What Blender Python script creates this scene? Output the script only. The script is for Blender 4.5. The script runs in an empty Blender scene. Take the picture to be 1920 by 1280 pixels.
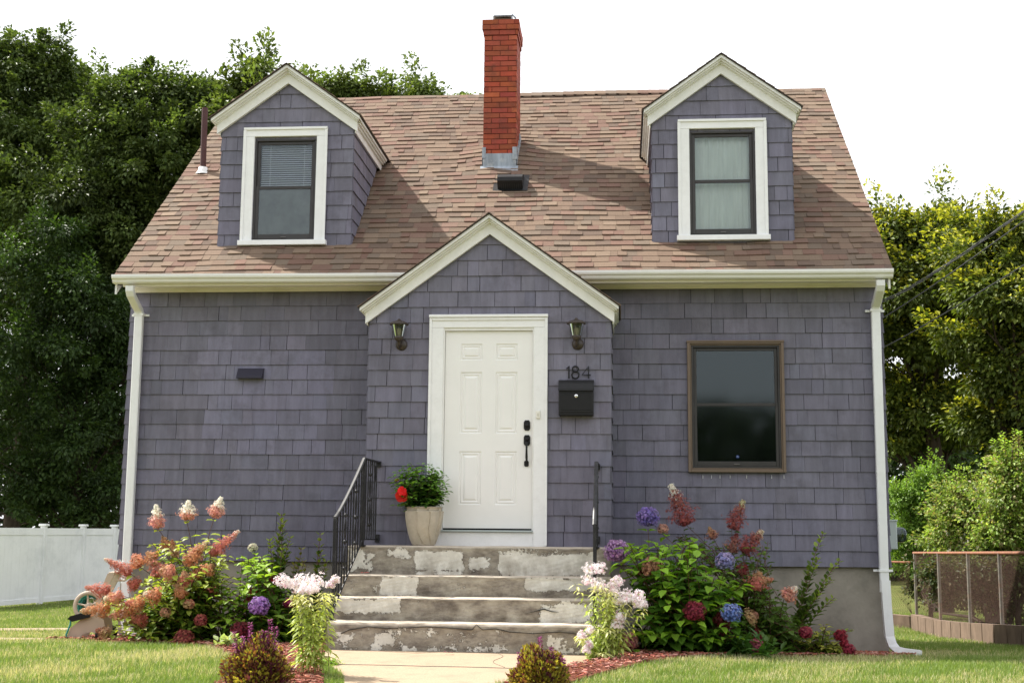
import bpy, math, random
import numpy as np
from math import sin, cos, pi, radians
random.seed(7); RNG = np.random.default_rng(11)
scene = bpy.context.scene
COL = scene.collection

# ------------------------------------------------------------------ camera numbers and helpers
FPX, YAW, PITCH, ROLL = 2438.67, .0848, .1453, .0083
CAM = np.array([1.378, -14.081, 1.065])
FW = np.array([-sin(YAW)*cos(PITCH), cos(YAW)*cos(PITCH), sin(PITCH)])
_r = np.array([cos(YAW), sin(YAW), 0.]); _u = np.cross(_r, FW)
RT = _r*cos(ROLL)+_u*sin(ROLL); UP = -_r*sin(ROLL)+_u*cos(ROLL)
def ray(x, y): return FW+RT*(x-960)/FPX+UP*(640-y)/FPX
def hit(x, y, n, d):
    v = ray(x, y); n = np.array(n, float)
    return CAM+v*((d-CAM@n)/(v@n))
def at(x, y, Y): return hit(x, y, (0, 1, 0), Y)          # a point seen at photo pixel x,y on the plane at depth Y
def atz(x, y, z): return hit(x, y, (0, 0, 1), z)
def atd(x, y, D): return CAM+ray(x, y)*D
def sp(x, k): return k*np.log1p(np.exp(np.clip(np.asarray(x, float)/k, -40, 40)))
def gh(x, y):                                            # height of the ground
    s = sp(np.asarray(y, float)+2, .4); s = 14-sp(14-s, 1.)
    return -.055*s-.012*sp(np.minimum(x, 9), .5)
def ga(px, py):
    v = ray(px, py); t = 3.
    while t < 120:
        p = CAM+v*t
        if p[2] < gh(p[0], p[1]): break
        t += .02
    return p

# ------------------------------------------------------------------ mesh builder
class G:
    def __init__(s): s.V = []; s.n = 0; s.L = []; s.T = []; s.C = []; s.M = []; s.S = []
    def add(s, V, F, col=(1, 1, 1), mat=0, smooth=False):
        V = np.asarray(V, float).reshape(-1, 3)
        for f in F:
            s.L.append(np.asarray(f)+s.n); s.T.append(np.array([len(f)]))
        s.C.append(np.tile(np.array([*col[:3], 1.]), (len(F), 1))); s.M.append(np.full(len(F), mat)); s.S.append(np.full(len(F), smooth))
        s.V.append(V); s.n += len(V); return s
    def inst(s, tmpl, M, loc, cols, mat=0, smooth=False):
        """many copies of a template: M (k,3,3) incl. scale, loc (k,3), cols (k,3)"""
        TV, TF = tmpl; k = len(loc); m = len(TV)
        if k == 0: return s
        V = np.einsum('kij,vj->kvi', M, TV)+np.asarray(loc)[:, None, :]
        s.V.append(V.reshape(-1, 3)); base = (np.arange(k)*m+s.n)
        lens = [len(f) for f in TF]; flat = np.concatenate([np.array(f) for f in TF])
        s.L.append((base[:, None]+flat[None, :]).ravel()); s.T.append(np.tile(np.array(lens), k))
        c = np.concatenate([np.asarray(cols)[:, :3], np.ones((k, 1))], 1)
        s.C.append(np.repeat(c, len(TF), 0)); s.M.append(np.full(k*len(TF), mat)); s.S.append(np.full(k*len(TF), smooth))
        s.n += k*m; return s
    def build(s, name, mats, parent=None, **kw):
        me = bpy.data.meshes.new(name)
        V = np.concatenate(s.V); L = np.concatenate(s.L).astype(np.int32); T = np.concatenate(s.T).astype(np.int32)
        me.vertices.add(len(V)); me.vertices.foreach_set('co', V.astype(np.float32).ravel())
        me.loops.add(len(L)); me.loops.foreach_set('vertex_index', L)
        me.polygons.add(len(T)); st = np.zeros(len(T), np.int32); st[1:] = np.cumsum(T)[:-1]
        me.polygons.foreach_set('loop_start', st); me.polygons.foreach_set('loop_total', T)
        if not isinstance(mats, (list, tuple)): mats = [mats]
        for m in mats: me.materials.append(m)
        me.polygons.foreach_set('material_index', np.concatenate(s.M).astype(np.int32))
        me.polygons.foreach_set('use_smooth', np.concatenate(s.S).astype(bool))
        a = me.attributes.new('Col', 'FLOAT_COLOR', 'FACE'); a.data.foreach_set('color', np.concatenate(s.C).astype(np.float32).ravel())
        me.update(calc_edges=True)
        o = bpy.data.objects.new(name, me); COL.objects.link(o)
        if parent: o.parent = parent
        for k_, v in kw.items(): o[k_] = v
        return o
    # --- shapes
    def box(s, x0, x1, y0, y1, z0, z1, col=(1, 1, 1), mat=0, bev=0.):
        if x0 > x1: x0, x1 = x1, x0
        if y0 > y1: y0, y1 = y1, y0
        if z0 > z1: z0, z1 = z1, z0
        if bev <= 0:
            V = [(x, y, z) for z in (z0, z1) for y in (y0, y1) for x in (x0, x1)]
            F = [(0, 2, 3, 1), (4, 5, 7, 6), (0, 1, 5, 4), (2, 6, 7, 3), (0, 4, 6, 2), (1, 3, 7, 5)]
            return s.add(V, F, col, mat)
        b = min(bev, (x1-x0)/2.01, (y1-y0)/2.01, (z1-z0)/2.01); V = []; idx = {}
        for i, (x, sx) in enumerate(((x0, 1), (x1, -1))):
            for j, (y, sy) in enumerate(((y0, 1), (y1, -1))):
                for k, (z, sz) in enumerate(((z0, 1), (z1, -1))):
                    idx[i, j, k, 0] = len(V); V.append((x, y+sy*b, z+sz*b))
                    idx[i, j, k, 1] = len(V); V.append((x+sx*b, y, z+sz*b))
                    idx[i, j, k, 2] = len(V); V.append((x+sx*b, y+sy*b, z))
        F = []
        for i in (0, 1):
            q = [idx[i, 0, 0, 0], idx[i, 1, 0, 0], idx[i, 1, 1, 0], idx[i, 0, 1, 0]]; F.append(q if i else q[::-1])
            q = [idx[0, i, 0, 1], idx[1, i, 0, 1], idx[1, i, 1, 1], idx[0, i, 1, 1]]; F.append(q[::-1] if i else q)
            q = [idx[0, 0, i, 2], idx[1, 0, i, 2], idx[1, 1, i, 2], idx[0, 1, i, 2]]; F.append(q if i else q[::-1])
        def fx(q, out):
            a, b_, c = (np.array(V[q[0]]), np.array(V[q[1]]), np.array(V[q[2]]))
            return q if np.cross(b_-a, c-a)@out > 0 else q[::-1]
        for j in (0, 1):
            for k in (0, 1):
                F.append(fx([idx[0, j, k, 1], idx[1, j, k, 1], idx[1, j, k, 2], idx[0, j, k, 2]], np.array([0, j-.5, k-.5])))
                F.append(fx([idx[j, 0, k, 0], idx[j, 1, k, 0], idx[j, 1, k, 2], idx[j, 0, k, 2]], np.array([j-.5, 0, k-.5])))
                F.append(fx([idx[j, k, 0, 0], idx[j, k, 1, 0], idx[j, k, 1, 1], idx[j, k, 0, 1]], np.array([j-.5, k-.5, 0])))
        for i in (0, 1):
            for j in (0, 1):
                for k in (0, 1): F.append(fx([idx[i, j, k, 0], idx[i, j, k, 1], idx[i, j, k, 2]], np.array([i-.5, j-.5, k-.5])))
        return s.add(V, F, col, mat)
    def prism(s, pts, ext, col=(1, 1, 1), mat=0):
        """closed polygon of 3D points pushed along the vector ext"""
        P = np.asarray(pts, float); e = np.asarray(ext, float); n = len(P)
        nn = np.zeros(3)
        for i in range(n): nn += np.cross(P[i], P[(i+1) % n])
        if nn@e > 0: P = P[::-1]
        V = np.concatenate([P, P+e]); F = [tuple(range(n)), tuple(range(2*n-1, n-1, -1))]
        F += [((i+1) % n, i, i+n, (i+1) % n+n) for i in range(n)]
        return s.add(V, F, col, mat)
    def tube(s, pts, rad, n=8, col=(1, 1, 1), mat=0, cap=True, smooth=True):
        P = np.asarray(pts, float); m = len(P); R = np.full(m, rad) if np.isscalar(rad) else np.asarray(rad, float)
        T = np.gradient(P, axis=0); T /= np.linalg.norm(T, axis=1)[:, None]+1e-12
        ref = np.array([0, 0, 1.]) if abs(T[0][2]) < .9 else np.array([1., 0, 0])
        a = np.cross(T[0], ref); a /= np.linalg.norm(a); V = []
        for i in range(m):
            a = a-T[i]*(a@T[i]); a /= np.linalg.norm(a)+1e-12; b = np.cross(T[i], a)
            for k in range(n):
                t = 2*pi*(k+.5)/n; V.append(P[i]+R[i]*(a*cos(t)+b*sin(t)))
        F = [(i*n+k, i*n+(k+1) % n, (i+1)*n+(k+1) % n, (i+1)*n+k) for i in range(m-1) for k in range(n)]
        s.add(V, F, col, mat, smooth)
        if cap: s.add([V[k] for k in range(n)]+[V[(m-1)*n+k] for k in range(n)], [tuple(range(n))[::-1], tuple(range(n, 2*n))], col, mat)
        return s
    def lathe(s, prof, c, n=24, col=(1, 1, 1), mat=0, smooth=True, mod=None, axis='z'):
        V = []
        for (r, z) in prof:
            for k in range(n):
                t = 2*pi*k/n; rr = r*(mod(t, z) if mod else 1)
                p = (rr*cos(t), rr*sin(t), z)
                if axis == 'y': p = (p[0], -p[2], p[1])
                if axis == 'x': p = (p[2], p[0], p[1])
                V.append((c[0]+p[0], c[1]+p[1], c[2]+p[2]))
        m = len(prof); F = [(i*n+k, i*n+(k+1) % n, (i+1)*n+(k+1) % n, (i+1)*n+k) for i in range(m-1) for k in range(n)]
        return s.add(V, F, col, mat, smooth)

def vn(a): return a/(np.linalg.norm(a, axis=-1, keepdims=True)+1e-12)
def orient(d, up, s):
    """frames whose local Y runs along d and Z towards up; s scalar or (k,)"""
    y = vn(np.asarray(d, float)); x = vn(np.cross(y, up)); z = np.cross(x, y)
    return np.stack([x, y, z], -1)*np.asarray(s, float).reshape(-1, 1, 1)
def rsph(k): return vn(RNG.normal(size=(k, 3)))
def jit(c, k, a=.12, b=None):
    """k tints around colour c"""
    c = np.asarray(c, float); f = 1+a*RNG.normal(size=(k, 1)); g = 1+(b if b is not None else a*.4)*RNG.normal(size=(k, 3))
    return np.clip(c*f*g, .004, .95)
def empty(name, loc=(0, 0, 0), **kw):
    o = bpy.data.objects.new(name, None); o.empty_display_size = .3; COL.objects.link(o); o.location = loc
    for k, v in kw.items(): o[k] = v
    return o
def tag(o, label=None, category=None, group=None, kind=None):
    if label: o['label'] = label
    if category: o['category'] = category
    if group: o['group'] = group
    if kind: o['kind'] = kind
    return o
_ph = np.random.default_rng(3).uniform(0, 7, (12, 3))
def sn(x, y, f=1.):
    """cheap smooth noise in -1..1"""
    r = 0
    for i in range(6):
        a = _ph[i, 0]*3; k = f*(1+.55*i); r = r+np.sin(k*(x*cos(a)+y*sin(a))+_ph[i, 1]*9)*cos(_ph[i, 2])/(1+.25*i)
    return r/2.2

# ------------------------------------------------------------------ materials
def mat(name): m = bpy.data.materials.new(name); m.use_nodes = True; nt = m.node_tree; return m, nt, nt.nodes['Principled BSDF'], nt.nodes.new, nt.links.new
def pbr(name, col=(1, 1, 1), rough=.6, spec=.4, use_col=True, noise=0., nscale=6., bump=0., bscale=60., metal=0., stretch=(1, 1, 1), dirt=None, dscale=1.2, damt=.5, bdist=.004):
    m, nt, b, N, K = mat(name)
    b.inputs['Roughness'].default_value = rough; b.inputs['Specular IOR Level'].default_value = spec; b.inputs['Metallic'].default_value = metal
    tc = N('ShaderNodeTexCoord'); mp = N('ShaderNodeMapping'); mp.inputs['Scale'].default_value = stretch; K(tc.outputs['Object'], mp.inputs['Vector'])
    if use_col:
        at_ = N('ShaderNodeAttribute'); at_.attribute_name = 'Col'
        mx = N('ShaderNodeMix'); mx.data_type = 'RGBA'; mx.blend_type = 'MULTIPLY'; mx.inputs['Factor'].default_value = 1
        mx.inputs[6].default_value = (*col, 1); K(at_.outputs['Color'], mx.inputs[7]); out = mx.outputs[2]
    else:
        rg = N('ShaderNodeRGB'); rg.outputs[0].default_value = (*col, 1); out = rg.outputs[0]
    if noise > 0:
        nz = N('ShaderNodeTexNoise'); nz.inputs['Scale'].default_value = nscale; nz.inputs['Detail'].default_value = 6; nz.inputs['Roughness'].default_value = .65; K(mp.outputs[0], nz.inputs['Vector'])
        mr = N('ShaderNodeMapRange'); mr.inputs['From Min'].default_value = .3; mr.inputs['From Max'].default_value = .7; mr.inputs['To Min'].default_value = 1-noise; mr.inputs['To Max'].default_value = 1+noise*.6; K(nz.outputs[0], mr.inputs[0])
        hs = N('ShaderNodeVectorMath'); hs.operation = 'SCALE'; K(out, hs.inputs[0]); K(mr.outputs[0], hs.inputs['Scale']); out = hs.outputs[0]
    if dirt:
        nz = N('ShaderNodeTexNoise'); nz.inputs['Scale'].default_value = dscale; nz.inputs['Detail'].default_value = 9; nz.inputs['Roughness'].default_value = .72; K(tc.outputs['Object'], nz.inputs['Vector'])
        mr = N('ShaderNodeMapRange'); mr.inputs['From Min'].default_value = .5; mr.inputs['From Max'].default_value = .72; mr.inputs['To Max'].default_value = damt; K(nz.outputs[0], mr.inputs[0])
        mx = N('ShaderNodeMix'); mx.data_type = 'RGBA'; K(mr.outputs[0], mx.inputs['Factor']); K(out, mx.inputs[6]); mx.inputs[7].default_value = (*dirt, 1); out = mx.outputs[2]
    K(out, b.inputs['Base Color'])
    if bump > 0:
        nz = N('ShaderNodeTexNoise'); nz.inputs['Scale'].default_value = bscale; nz.inputs['Detail'].default_value = 4; K(mp.outputs[0], nz.inputs['Vector'])
        bp = N('ShaderNodeBump'); bp.inputs['Strength'].default_value = bump; bp.inputs['Distance'].default_value = bdist; K(nz.outputs[0], bp.inputs['Height']); K(bp.outputs[0], b.inputs['Normal'])
    return m
def leafmat(name, rough=.45, spec=.35, trans=.4, tcol=(1.25, 1.3, .55)):
    m, nt, b, N, K = mat(name)
    at_ = N('ShaderNodeAttribute'); at_.attribute_name = 'Col'
    b.inputs['Roughness'].default_value = rough; b.inputs['Specular IOR Level'].default_value = spec; K(at_.outputs['Color'], b.inputs['Base Color'])
    tr = N('ShaderNodeBsdfTranslucent'); mul = N('ShaderNodeVectorMath'); mul.operation = 'MULTIPLY'; K(at_.outputs['Color'], mul.inputs[0]); mul.inputs[1].default_value = tcol; K(mul.outputs[0], tr.inputs['Color'])
    mx = N('ShaderNodeMixShader'); mx.inputs[0].default_value = trans; K(b.outputs[0], mx.inputs[1]); K(tr.outputs[0], mx.inputs[2])
    K(mx.outputs[0], nt.nodes['Material Output'].inputs['Surface']); return m
def glassmat(name, tint=(.8, .85, .85), dens=.25, ior=1.5, rough=.015):
    """window pane: what is behind it shows through dimmed, and it mirrors its surroundings"""
    m, nt, b, N, K = mat(name)
    tp = N('ShaderNodeBsdfTransparent'); tp.inputs[0].default_value = (*[c*(1-dens) for c in tint], 1)
    gl = N('ShaderNodeBsdfGlossy'); gl.inputs['Roughness'].default_value = rough; gl.inputs['Color'].default_value = (.86, .96, 1, 1)
    fr = N('ShaderNodeFresnel'); fr.inputs[0].default_value = ior
    mx = N('ShaderNodeMixShader'); K(fr.outputs[0], mx.inputs[0]); K(tp.outputs[0], mx.inputs[1]); K(gl.outputs[0], mx.inputs[2])
    K(mx.outputs[0], nt.nodes['Material Output'].inputs['Surface']); return m

M = {}
M['siding'] = pbr('painted_shingle', (1, 1, 1), .62, .3, noise=.2, nscale=9, stretch=(1.6, 1.6, .22), bump=.55, bscale=38, dirt=(.082, .077, .096), dscale=2.6, damt=.65, bdist=.003)
M['roof'] = pbr('asphalt_shingle', (1, 1, 1), .92, .15, noise=.3, nscale=130, bump=.6, bscale=260, bdist=.003, dirt=(.13, .095, .075), dscale=.9, damt=.3)
M['rooflow'] = pbr('roof_edge', (.05, .042, .038), .9, .2, use_col=False)
M['white'] = pbr('white_trim', (.80, .80, .785), .5, .35, noise=.07, nscale=5, bump=.2, bscale=60, dirt=(.55, .52, .46), dscale=9, damt=.22, stretch=(1, 1, .3), bdist=.002)
M['brightwhite'] = pbr('bright_white_trim', (.83, .835, .84), .5, .35, noise=.05, nscale=6, bump=.25, bscale=50, dirt=(.6, .59, .57), dscale=14, damt=.22, bdist=.002)
M['cream'] = pbr('cream_frieze', (.85, .815, .76), .6, .3, noise=.06, nscale=4, stretch=(.3, 1, 4), dirt=(.48, .4, .28), dscale=2, damt=.25)
M['gutter'] = pbr('gutter_paint', (.79, .79, .775), .38, .45, noise=.04, nscale=3, dirt=(.5, .49, .44), dscale=3, damt=.35)
M['down'] = pbr('downspout_paint', (.80, .81, .82), .35, .5, noise=.05, nscale=3, dirt=(.5, .5, .48), dscale=6, damt=.3)
M['door'] = pbr('door_paint', (.83, .825, .81), .42, .4, noise=.03, nscale=3)
M['black'] = pbr('black_metal', (.010, .010, .011), .5, .28, noise=.2, nscale=20)
M['iron'] = pbr('painted_iron', (.016, .016, .018), .45, .35, noise=.3, nscale=25, dirt=(.10, .10, .11), dscale=14, damt=.4)
M['bronze'] = pbr('bronze', (.045, .032, .026), .45, .5, noise=.3, nscale=20)
M['brown'] = pbr('brown_frame', (.16, .115, .082), .5, .4, noise=.12, nscale=8)
M['sash'] = pbr('dark_sash', (.038, .035, .034), .45, .4, noise=.2, nscale=9)
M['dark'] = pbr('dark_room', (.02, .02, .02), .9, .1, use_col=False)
M['blind'] = pbr('blind', (.62, .65, .68), .6, .3)
M['curtain'] = pbr('curtain', (.62, .67, .61), .85, .2, noise=.12, nscale=5, stretch=(3, 1, .4), bump=.3, bscale=9)
M['screen'] = pbr('screen', (.13, .135, .13), .8, .2, noise=.3, nscale=7, bump=.2, bscale=200)
M['glass'] = glassmat('window_glass', dens=.12, ior=1.5, rough=.06)
M['dglass'] = glassmat('dormer_glass', dens=.0, tint=(.97, .98, .98))
M['lampglass'] = glassmat('lamp_glass', dens=.35, tint=(.7, .72, .7))
M['bulb'] = pbr('bulb', (.8, .72, .5), .4, .5)
M['brick'] = pbr('painted_brick', (1, 1, 1), .7, .25, noise=.14, nscale=14, bump=.5, bscale=45, dirt=(.12, .045, .03), dscale=4, damt=.75, bdist=.004)
M['lead'] = pbr('lead_flashing', (.30, .34, .39), .55, .4, noise=.45, nscale=5, stretch=(2.4, 1, .35), dirt=(.60, .60, .58), dscale=7, damt=.7)
M['pipe'] = pbr('vent_pipe', (.075, .032, .032), .6, .3, noise=.2, nscale=10)
M['found'] = pbr('foundation_concrete', (.30, .275, .235), .9, .2, noise=.22, nscale=3, bump=.6, bscale=30, dirt=(.13, .125, .105), dscale=1.6, damt=.75)
M['soil'] = pbr('soil', (.07, .05, .035), .95, .1)
M['vinyl'] = pbr('white_vinyl', (.83, .84, .85), .35, .45, noise=.05, nscale=2, dirt=(.52, .54, .56), dscale=1.3, damt=.5)
M['mulchbase'] = pbr('mulch_base', (.16, .06, .038), .95, .1, noise=.5, nscale=40, bump=1, bscale=50, bdist=.02)
M['mulch'] = pbr('mulch_chip', (1, 1, 1), .9, .15)
M['path'] = pbr('path_concrete', (.36, .275, .19), .9, .2, noise=.3, nscale=70, bump=.6, bscale=120, dirt=(.21, .165, .12), dscale=3.2, damt=.75)
M['rust'] = pbr('rusty_pipe', (.27, .115, .065), .8, .3, noise=.4, nscale=14, dirt=(.13, .10, .085), dscale=9, damt=.8)
M['wire'] = pbr('rusty_wire', (.085, .048, .034), .85, .2, noise=.4, nscale=14)
M['post'] = pbr('weathered_post', (.21, .19, .165), .7, .3, noise=.3, nscale=12, dirt=(.24, .12, .07), dscale=4, damt=.9)
M['block'] = pbr('block_wall', (.19, .135, .10), .95, .2, noise=.35, nscale=6, bump=.6, bscale=30, stretch=(1, 1, .5), dirt=(.11, .08, .06), dscale=3, damt=.8)
M['cart'] = pbr('beige_plastic', (.52, .42, .33), .5, .4, noise=.06, nscale=5)
M['teal'] = pbr('teal_hose', (.03, .25, .2), .4, .5)
M['pot'] = pbr('stone_pot', (.46, .41, .33), .7, .3, noise=.18, nscale=9, dirt=(.33, .25, .15), dscale=5, damt=.45)
M['meter'] = pbr('meter_grey', (.46, .52, .52), .5, .4)
M['bark'] = pbr('bark', (.055, .042, .033), .95, .1, noise=.4, nscale=7, stretch=(1, 1, .25), bump=.8, bscale=20, bdist=.02)
M['stem'] = pbr('stem', (1, 1, 1), .6, .3)
M['leaf'] = leafmat('leaf')
M['gloss'] = leafmat('glossy_leaf', rough=.28, spec=.5, trans=.25)
M['treeleaf'] = leafmat('tree_leaf', rough=.52, spec=.28, trans=.30, tcol=(1.2, 1.3, .5))
M['petal'] = leafmat('petal', rough=.6, spec=.2, trans=.35, tcol=(1.05, 1, 1))
M['grass'] = leafmat('grass_blade', rough=.5, spec=.25, trans=.4, tcol=(1.1, 1.15, .6))
M['silver'] = pbr('silver', (.75, .75, .75), .25, .5, metal=1)
M['cable'] = pbr('cable', (.03, .03, .03), .6, .3)
M['plastic_white'] = pbr('white_plastic', (.78, .76, .70), .4, .4)
M['hood'] = pbr('hood_purple', (.028, .026, .045), .5, .35)

# ------------------------------------------------------------------ shingled surfaces
def clip(poly, C):
    """Sutherland-Hodgman: poly clipped to the convex polygon C (counter-clockwise)"""
    out = poly
    for i in range(len(C)):
        a, b = C[i], C[(i+1) % len(C)]; inp = out; out = []
        if not inp: return []
        f = lambda p: (b[0]-a[0])*(p[1]-a[1])-(b[1]-a[1])*(p[0]-a[0])
        for j in range(len(inp)):
            p, q = inp[j], inp[(j+1) % len(inp)]; fp, fq = f(p), f(q)
            if fp >= -1e-9: out.append(p)
            if (fp > 1e-9 and fq < -1e-9) or (fp < -1e-9 and fq > 1e-9):
                t = fp/(fp-fq); out.append((p[0]+(q[0]-p[0])*t, p[1]+(q[1]-p[1])*t))
    return out
def minus(r, holes):
    rs = [r]
    for (a, b, c, d) in holes:                            # hole u0,u1,v0,v1
        nx = []
        for (u0, u1, v0, v1) in rs:
            if u1 <= a or u0 >= b or v1 <= c or v0 >= d: nx.append((u0, u1, v0, v1)); continue
            if u0 < a: nx.append((u0, a, v0, v1))
            if u1 > b: nx.append((b, u1, v0, v1))
            m0, m1 = max(u0, a), min(u1, b)
            if v0 < c: nx.append((m0, m1, v0, c))
            if v1 > d: nx.append((m0, m1, d, v1))
        rs = nx
    return rs
def area(p): return abs(sum(p[i][0]*p[(i+1) % len(p)][1]-p[(i+1) % len(p)][0]*p[i][1] for i in range(len(p))))/2
def shingles(g, O, U, V, N, poly, c, wr, colf, v0=None, holes=(), t0=.005, t1=.018, gap=.0055, jt=.002, jb=.002, backing=.0, mat=0, seed=1):
    O, U, V, N = [np.array(a, float) for a in (O, U, V, N)]
    rnd = random.Random(seed)
    us = [p[0] for p in poly]; vs = [p[1] for p in poly]
    v = min(vs) if v0 is None else v0
    row = 0
    while v < max(vs):
        u = min(us)-rnd.random()*wr[1]
        while u < max(us):
            w = rnd.uniform(*wr)
            if rnd.random() < .2: w *= 1.35
            jj = rnd.uniform(-jt, jt); bb = rnd.uniform(-jb, jb); ww = rnd.uniform(gap*.35, gap*1.3) if rnd.random() > .42 else rnd.uniform(.0005, .0018)
            for (a, b, e, f) in minus((u+.0002, u+w-ww, v+bb, v+c+.002), holes):
                if b-a < .004 or f-e < .004: continue
                q = clip([(a, e), (b, e), (b, f), (a, f)], poly)
                if len(q) < 3 or area(q) < 1e-5: continue
                col = colf(u+w/2, v+c/2, rnd)
                fr = [O+U*x+V*y+N*(t0+(t1+jj-t0)*max(0, 1-(y-v)/c)) for x, y in q]
                bk = [O+U*x+V*y-N*.001 for x, y in q]; n = len(q)
                Vv = fr+bk
                g.add(Vv, [tuple(range(n))]+[(i, i+n, (i+1) % n+n, (i+1) % n) for i in range(n)], col, mat)
            u += w
        v += c; row += 1
    if backing:
        for (a, b, e, f) in minus((min(us), max(us), min(vs), max(vs)), holes):
            q = clip([(a, e), (b, e), (b, f), (a, f)], poly)
            if len(q) >= 3: g.prism([O+U*x+V*y-N*.0005 for x, y in q], -N*backing, (.035, .03, .045), mat)

SID = np.array([.164, .158, .207])
def sid_col(u, v, rnd):
    f = 1+rnd.gauss(0, .05)+.05*sin(u*1.7+v*2.3)
    if rnd.random() < .1: f *= .9
    return SID*f*np.array([1+rnd.gauss(0, .012), 1, 1+rnd.gauss(0, .015)])
ROOFC = [np.array(c) for c in ((.205, .152, .112), (.185, .132, .098), (.180, .108, .086), (.135, .100, .080), (.215, .165, .122), (.170, .138, .108), (.185, .118, .094), (.195, .143, .106))]
ROOFM = np.array([.172, .132, .100])
def roof_col(u, v, rnd):
    c = rnd.choice(ROOFC)*.75+ROOFM*.25; return c*(1+rnd.gauss(0, .06))*np.array([1.0, .95, .92])

# ================================================================== THE HOUSE
XL, XR = -4.2, 4.2
ZE, YE, SL, YR = 3.826, -.35, .8429, 3.70                 # eave height and depth, roof slope, ridge depth
ZR = ZE+(YR-YE)*SL
def zroof(y): return ZE+(y-YE)*SL
HWL = 4.14; YB = 7.75
house = empty('house', (0, 0, 0)); tag(house, 'purple shingled cottage with two dormers, red chimney and brown roof', 'house')
ZS = .73
wx0, wx1, wz0, wz1 = 2.085, 3.115, 1.712, 3.12
# front wall, patch of fresher paint left of the entry
pa = at(392, 628, 0); pb = at(598, 856, 0)
def wall_col(u, v, rnd):
    c = sid_col(u, v, rnd)
    if pa[0] < u < pb[0] and pb[2] < v+.02 < pa[2]: c = c*np.array([1.10, 1.10, 1.15])
    else: c = c*.97
    return c
g = G()
shingles(g, (0, 0, 0), (1, 0, 0), (0, 0, 1), (0, -1, 0), [(-HWL, ZS), (HWL+.03, ZS), (HWL+.03, 3.74), (-HWL, 3.74)], .1655, (.09, .32), wall_col, holes=[(wx0+.02, wx1-.02, wz0+.02, wz1-.02), (-1.2, 1.2, ZS-.1, 3.6)], backing=.1, seed=4)
g.build('front_wall', M['siding'], house)
g = G()
for sgn, x in ((1, HWL+.03), (-1, -HWL)):
    pol = [(0, ZS), (YB, ZS), (YB, 3.75), (YR, ZR-.06), (0, 3.75)]
    if sgn > 0: shingles(g, (x, 0, 0), (0, 1, 0), (0, 0, 1), (1, 0, 0), pol, .1655, (.09, .32), sid_col, backing=.1, seed=5)
    else: shingles(g, (x, 0, 0), (0, -1, 0), (0, 0, 1), (-1, 0, 0), [(-a, b) for a, b in pol][::-1], .1655, (.09, .32), sid_col, backing=.1, seed=6)
shingles(g, (0, YB, 0), (-1, 0, 0), (0, 0, 1), (0, 1, 0), [(-HWL, ZS), (HWL, ZS), (HWL, 3.74), (-HWL, 3.74)], .1655, (.09, .32), sid_col, backing=.1, seed=8)
g.build('side_wall', M['siding'], house)
# corner: weave of the two faces at the right end
g = G(); g.box(-HWL+.02, HWL, .03, YB-.03, -1.2, ZS+.02)
# small paint chips and the worn ledge
g.build('foundation', M['found'], house)

# ---- main roof
g = G()
Vs = np.array([0, 1, SL]); Ls = np.linalg.norm(Vs); Vs = Vs/Ls; Ns = np.array([0, -SL, 1])/Ls; LEN = (YR-YE)*Ls
def roof_slab(g, O, U, V, N, poly, seed, c=.127, holes=()):
    shingles(g, O, U, V, N, poly, c, (.07, .20), roof_col, t0=.001, t1=.0105, gap=.0015, jt=.0075, jb=.0025, seed=seed, holes=holes)
roof_slab(g, (0, YE-.02, ZE-.017), (1, 0, 0), Vs, Ns, [(XL-.03, 0), (XR+.03, 0), (XR+.03, LEN+.02), (XL-.03, LEN+.02)], 21)
# old decking: gentle waves, and the rows swept up beside the chimney
for i, v in enumerate(g.V):
    x, y = v[:, 0], v[:, 1]
    dz = .005*np.sin(x*1.9+y*1.1)+.0025*np.sin(x*4.3-y*2.7+1)+.001*np.sin(x*11+y*3)
    dz += .030*np.exp(-(np.maximum(np.abs(x+.14)-.21, 0)/.22)**2)*np.exp(-((y-2.05)/.42)**2)
    v[:, 2] += dz; v[:, 1] -= dz*.5
g.build('roof', M['roof'], house)
g = G()
g.prism([(XL, YE+.02, ZE-.05), (XR, YE+.02, ZE-.05), (XR, YR, ZR-.055), (XL, YR, ZR-.055)], (0, 0, -.045))
bk = zroof(YR)-(YB+.35-YR)*SL
g.prism([(XL, YR+.001, ZR-.055), (XR, YR+.001, ZR-.055), (XR, YB+.35, bk), (XL, YB+.35, bk)], (0, 0, -.1))
g.build('roof_deck', M['rooflow'], house)
g = G(); Vb = np.array([0, -1, SL])/Ls
roof_slab(g, (0, YB+.35, bk-.02), (-1, 0, 0), Vb, np.array([0, SL, 1])/Ls, [(XL-.03, 0), (XR+.03, 0), (XR+.03, LEN+.3), (XL-.03, LEN+.3)], 22, c=.254)
# ridge caps
rnd = random.Random(5); x = XL-.03
while x < XR:
    dz = .018*sin(x*.9+.5)-.02+.0*x; w = .15; t = rnd.uniform(.006, .012); c = roof_col(0, 0, rnd)*.95
    for s in (-1, 1):
        a = np.array([x, YR, ZR+.030+dz]); b = a+np.array([0, s*.115, -.115*SL*.88])
        xe = min(x+w+.04, XR+.03)
        g.prism([a, (xe, a[1], a[2]-.006), (xe, b[1], b[2]-.006), b], (0, 0, -.014-t), c)
    x += w
g.build('ridge_cap', M['roof'], house)
# rake boards
for x in (XL+.0, XR-.02):
    g = G()
    for (ya, za, yb, zb) in ((YE, ZE-.03, YR, ZR-.03), (YB+.35, bk-.02, YR, ZR-.03)):
        g.prism([(x, ya, za-.03), (x, ya, za-.17), (x, yb, zb-.17), (x, yb, zb-.03)], (.02, 0, 0))
    g.build('rake_board', M['white'], house)

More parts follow.
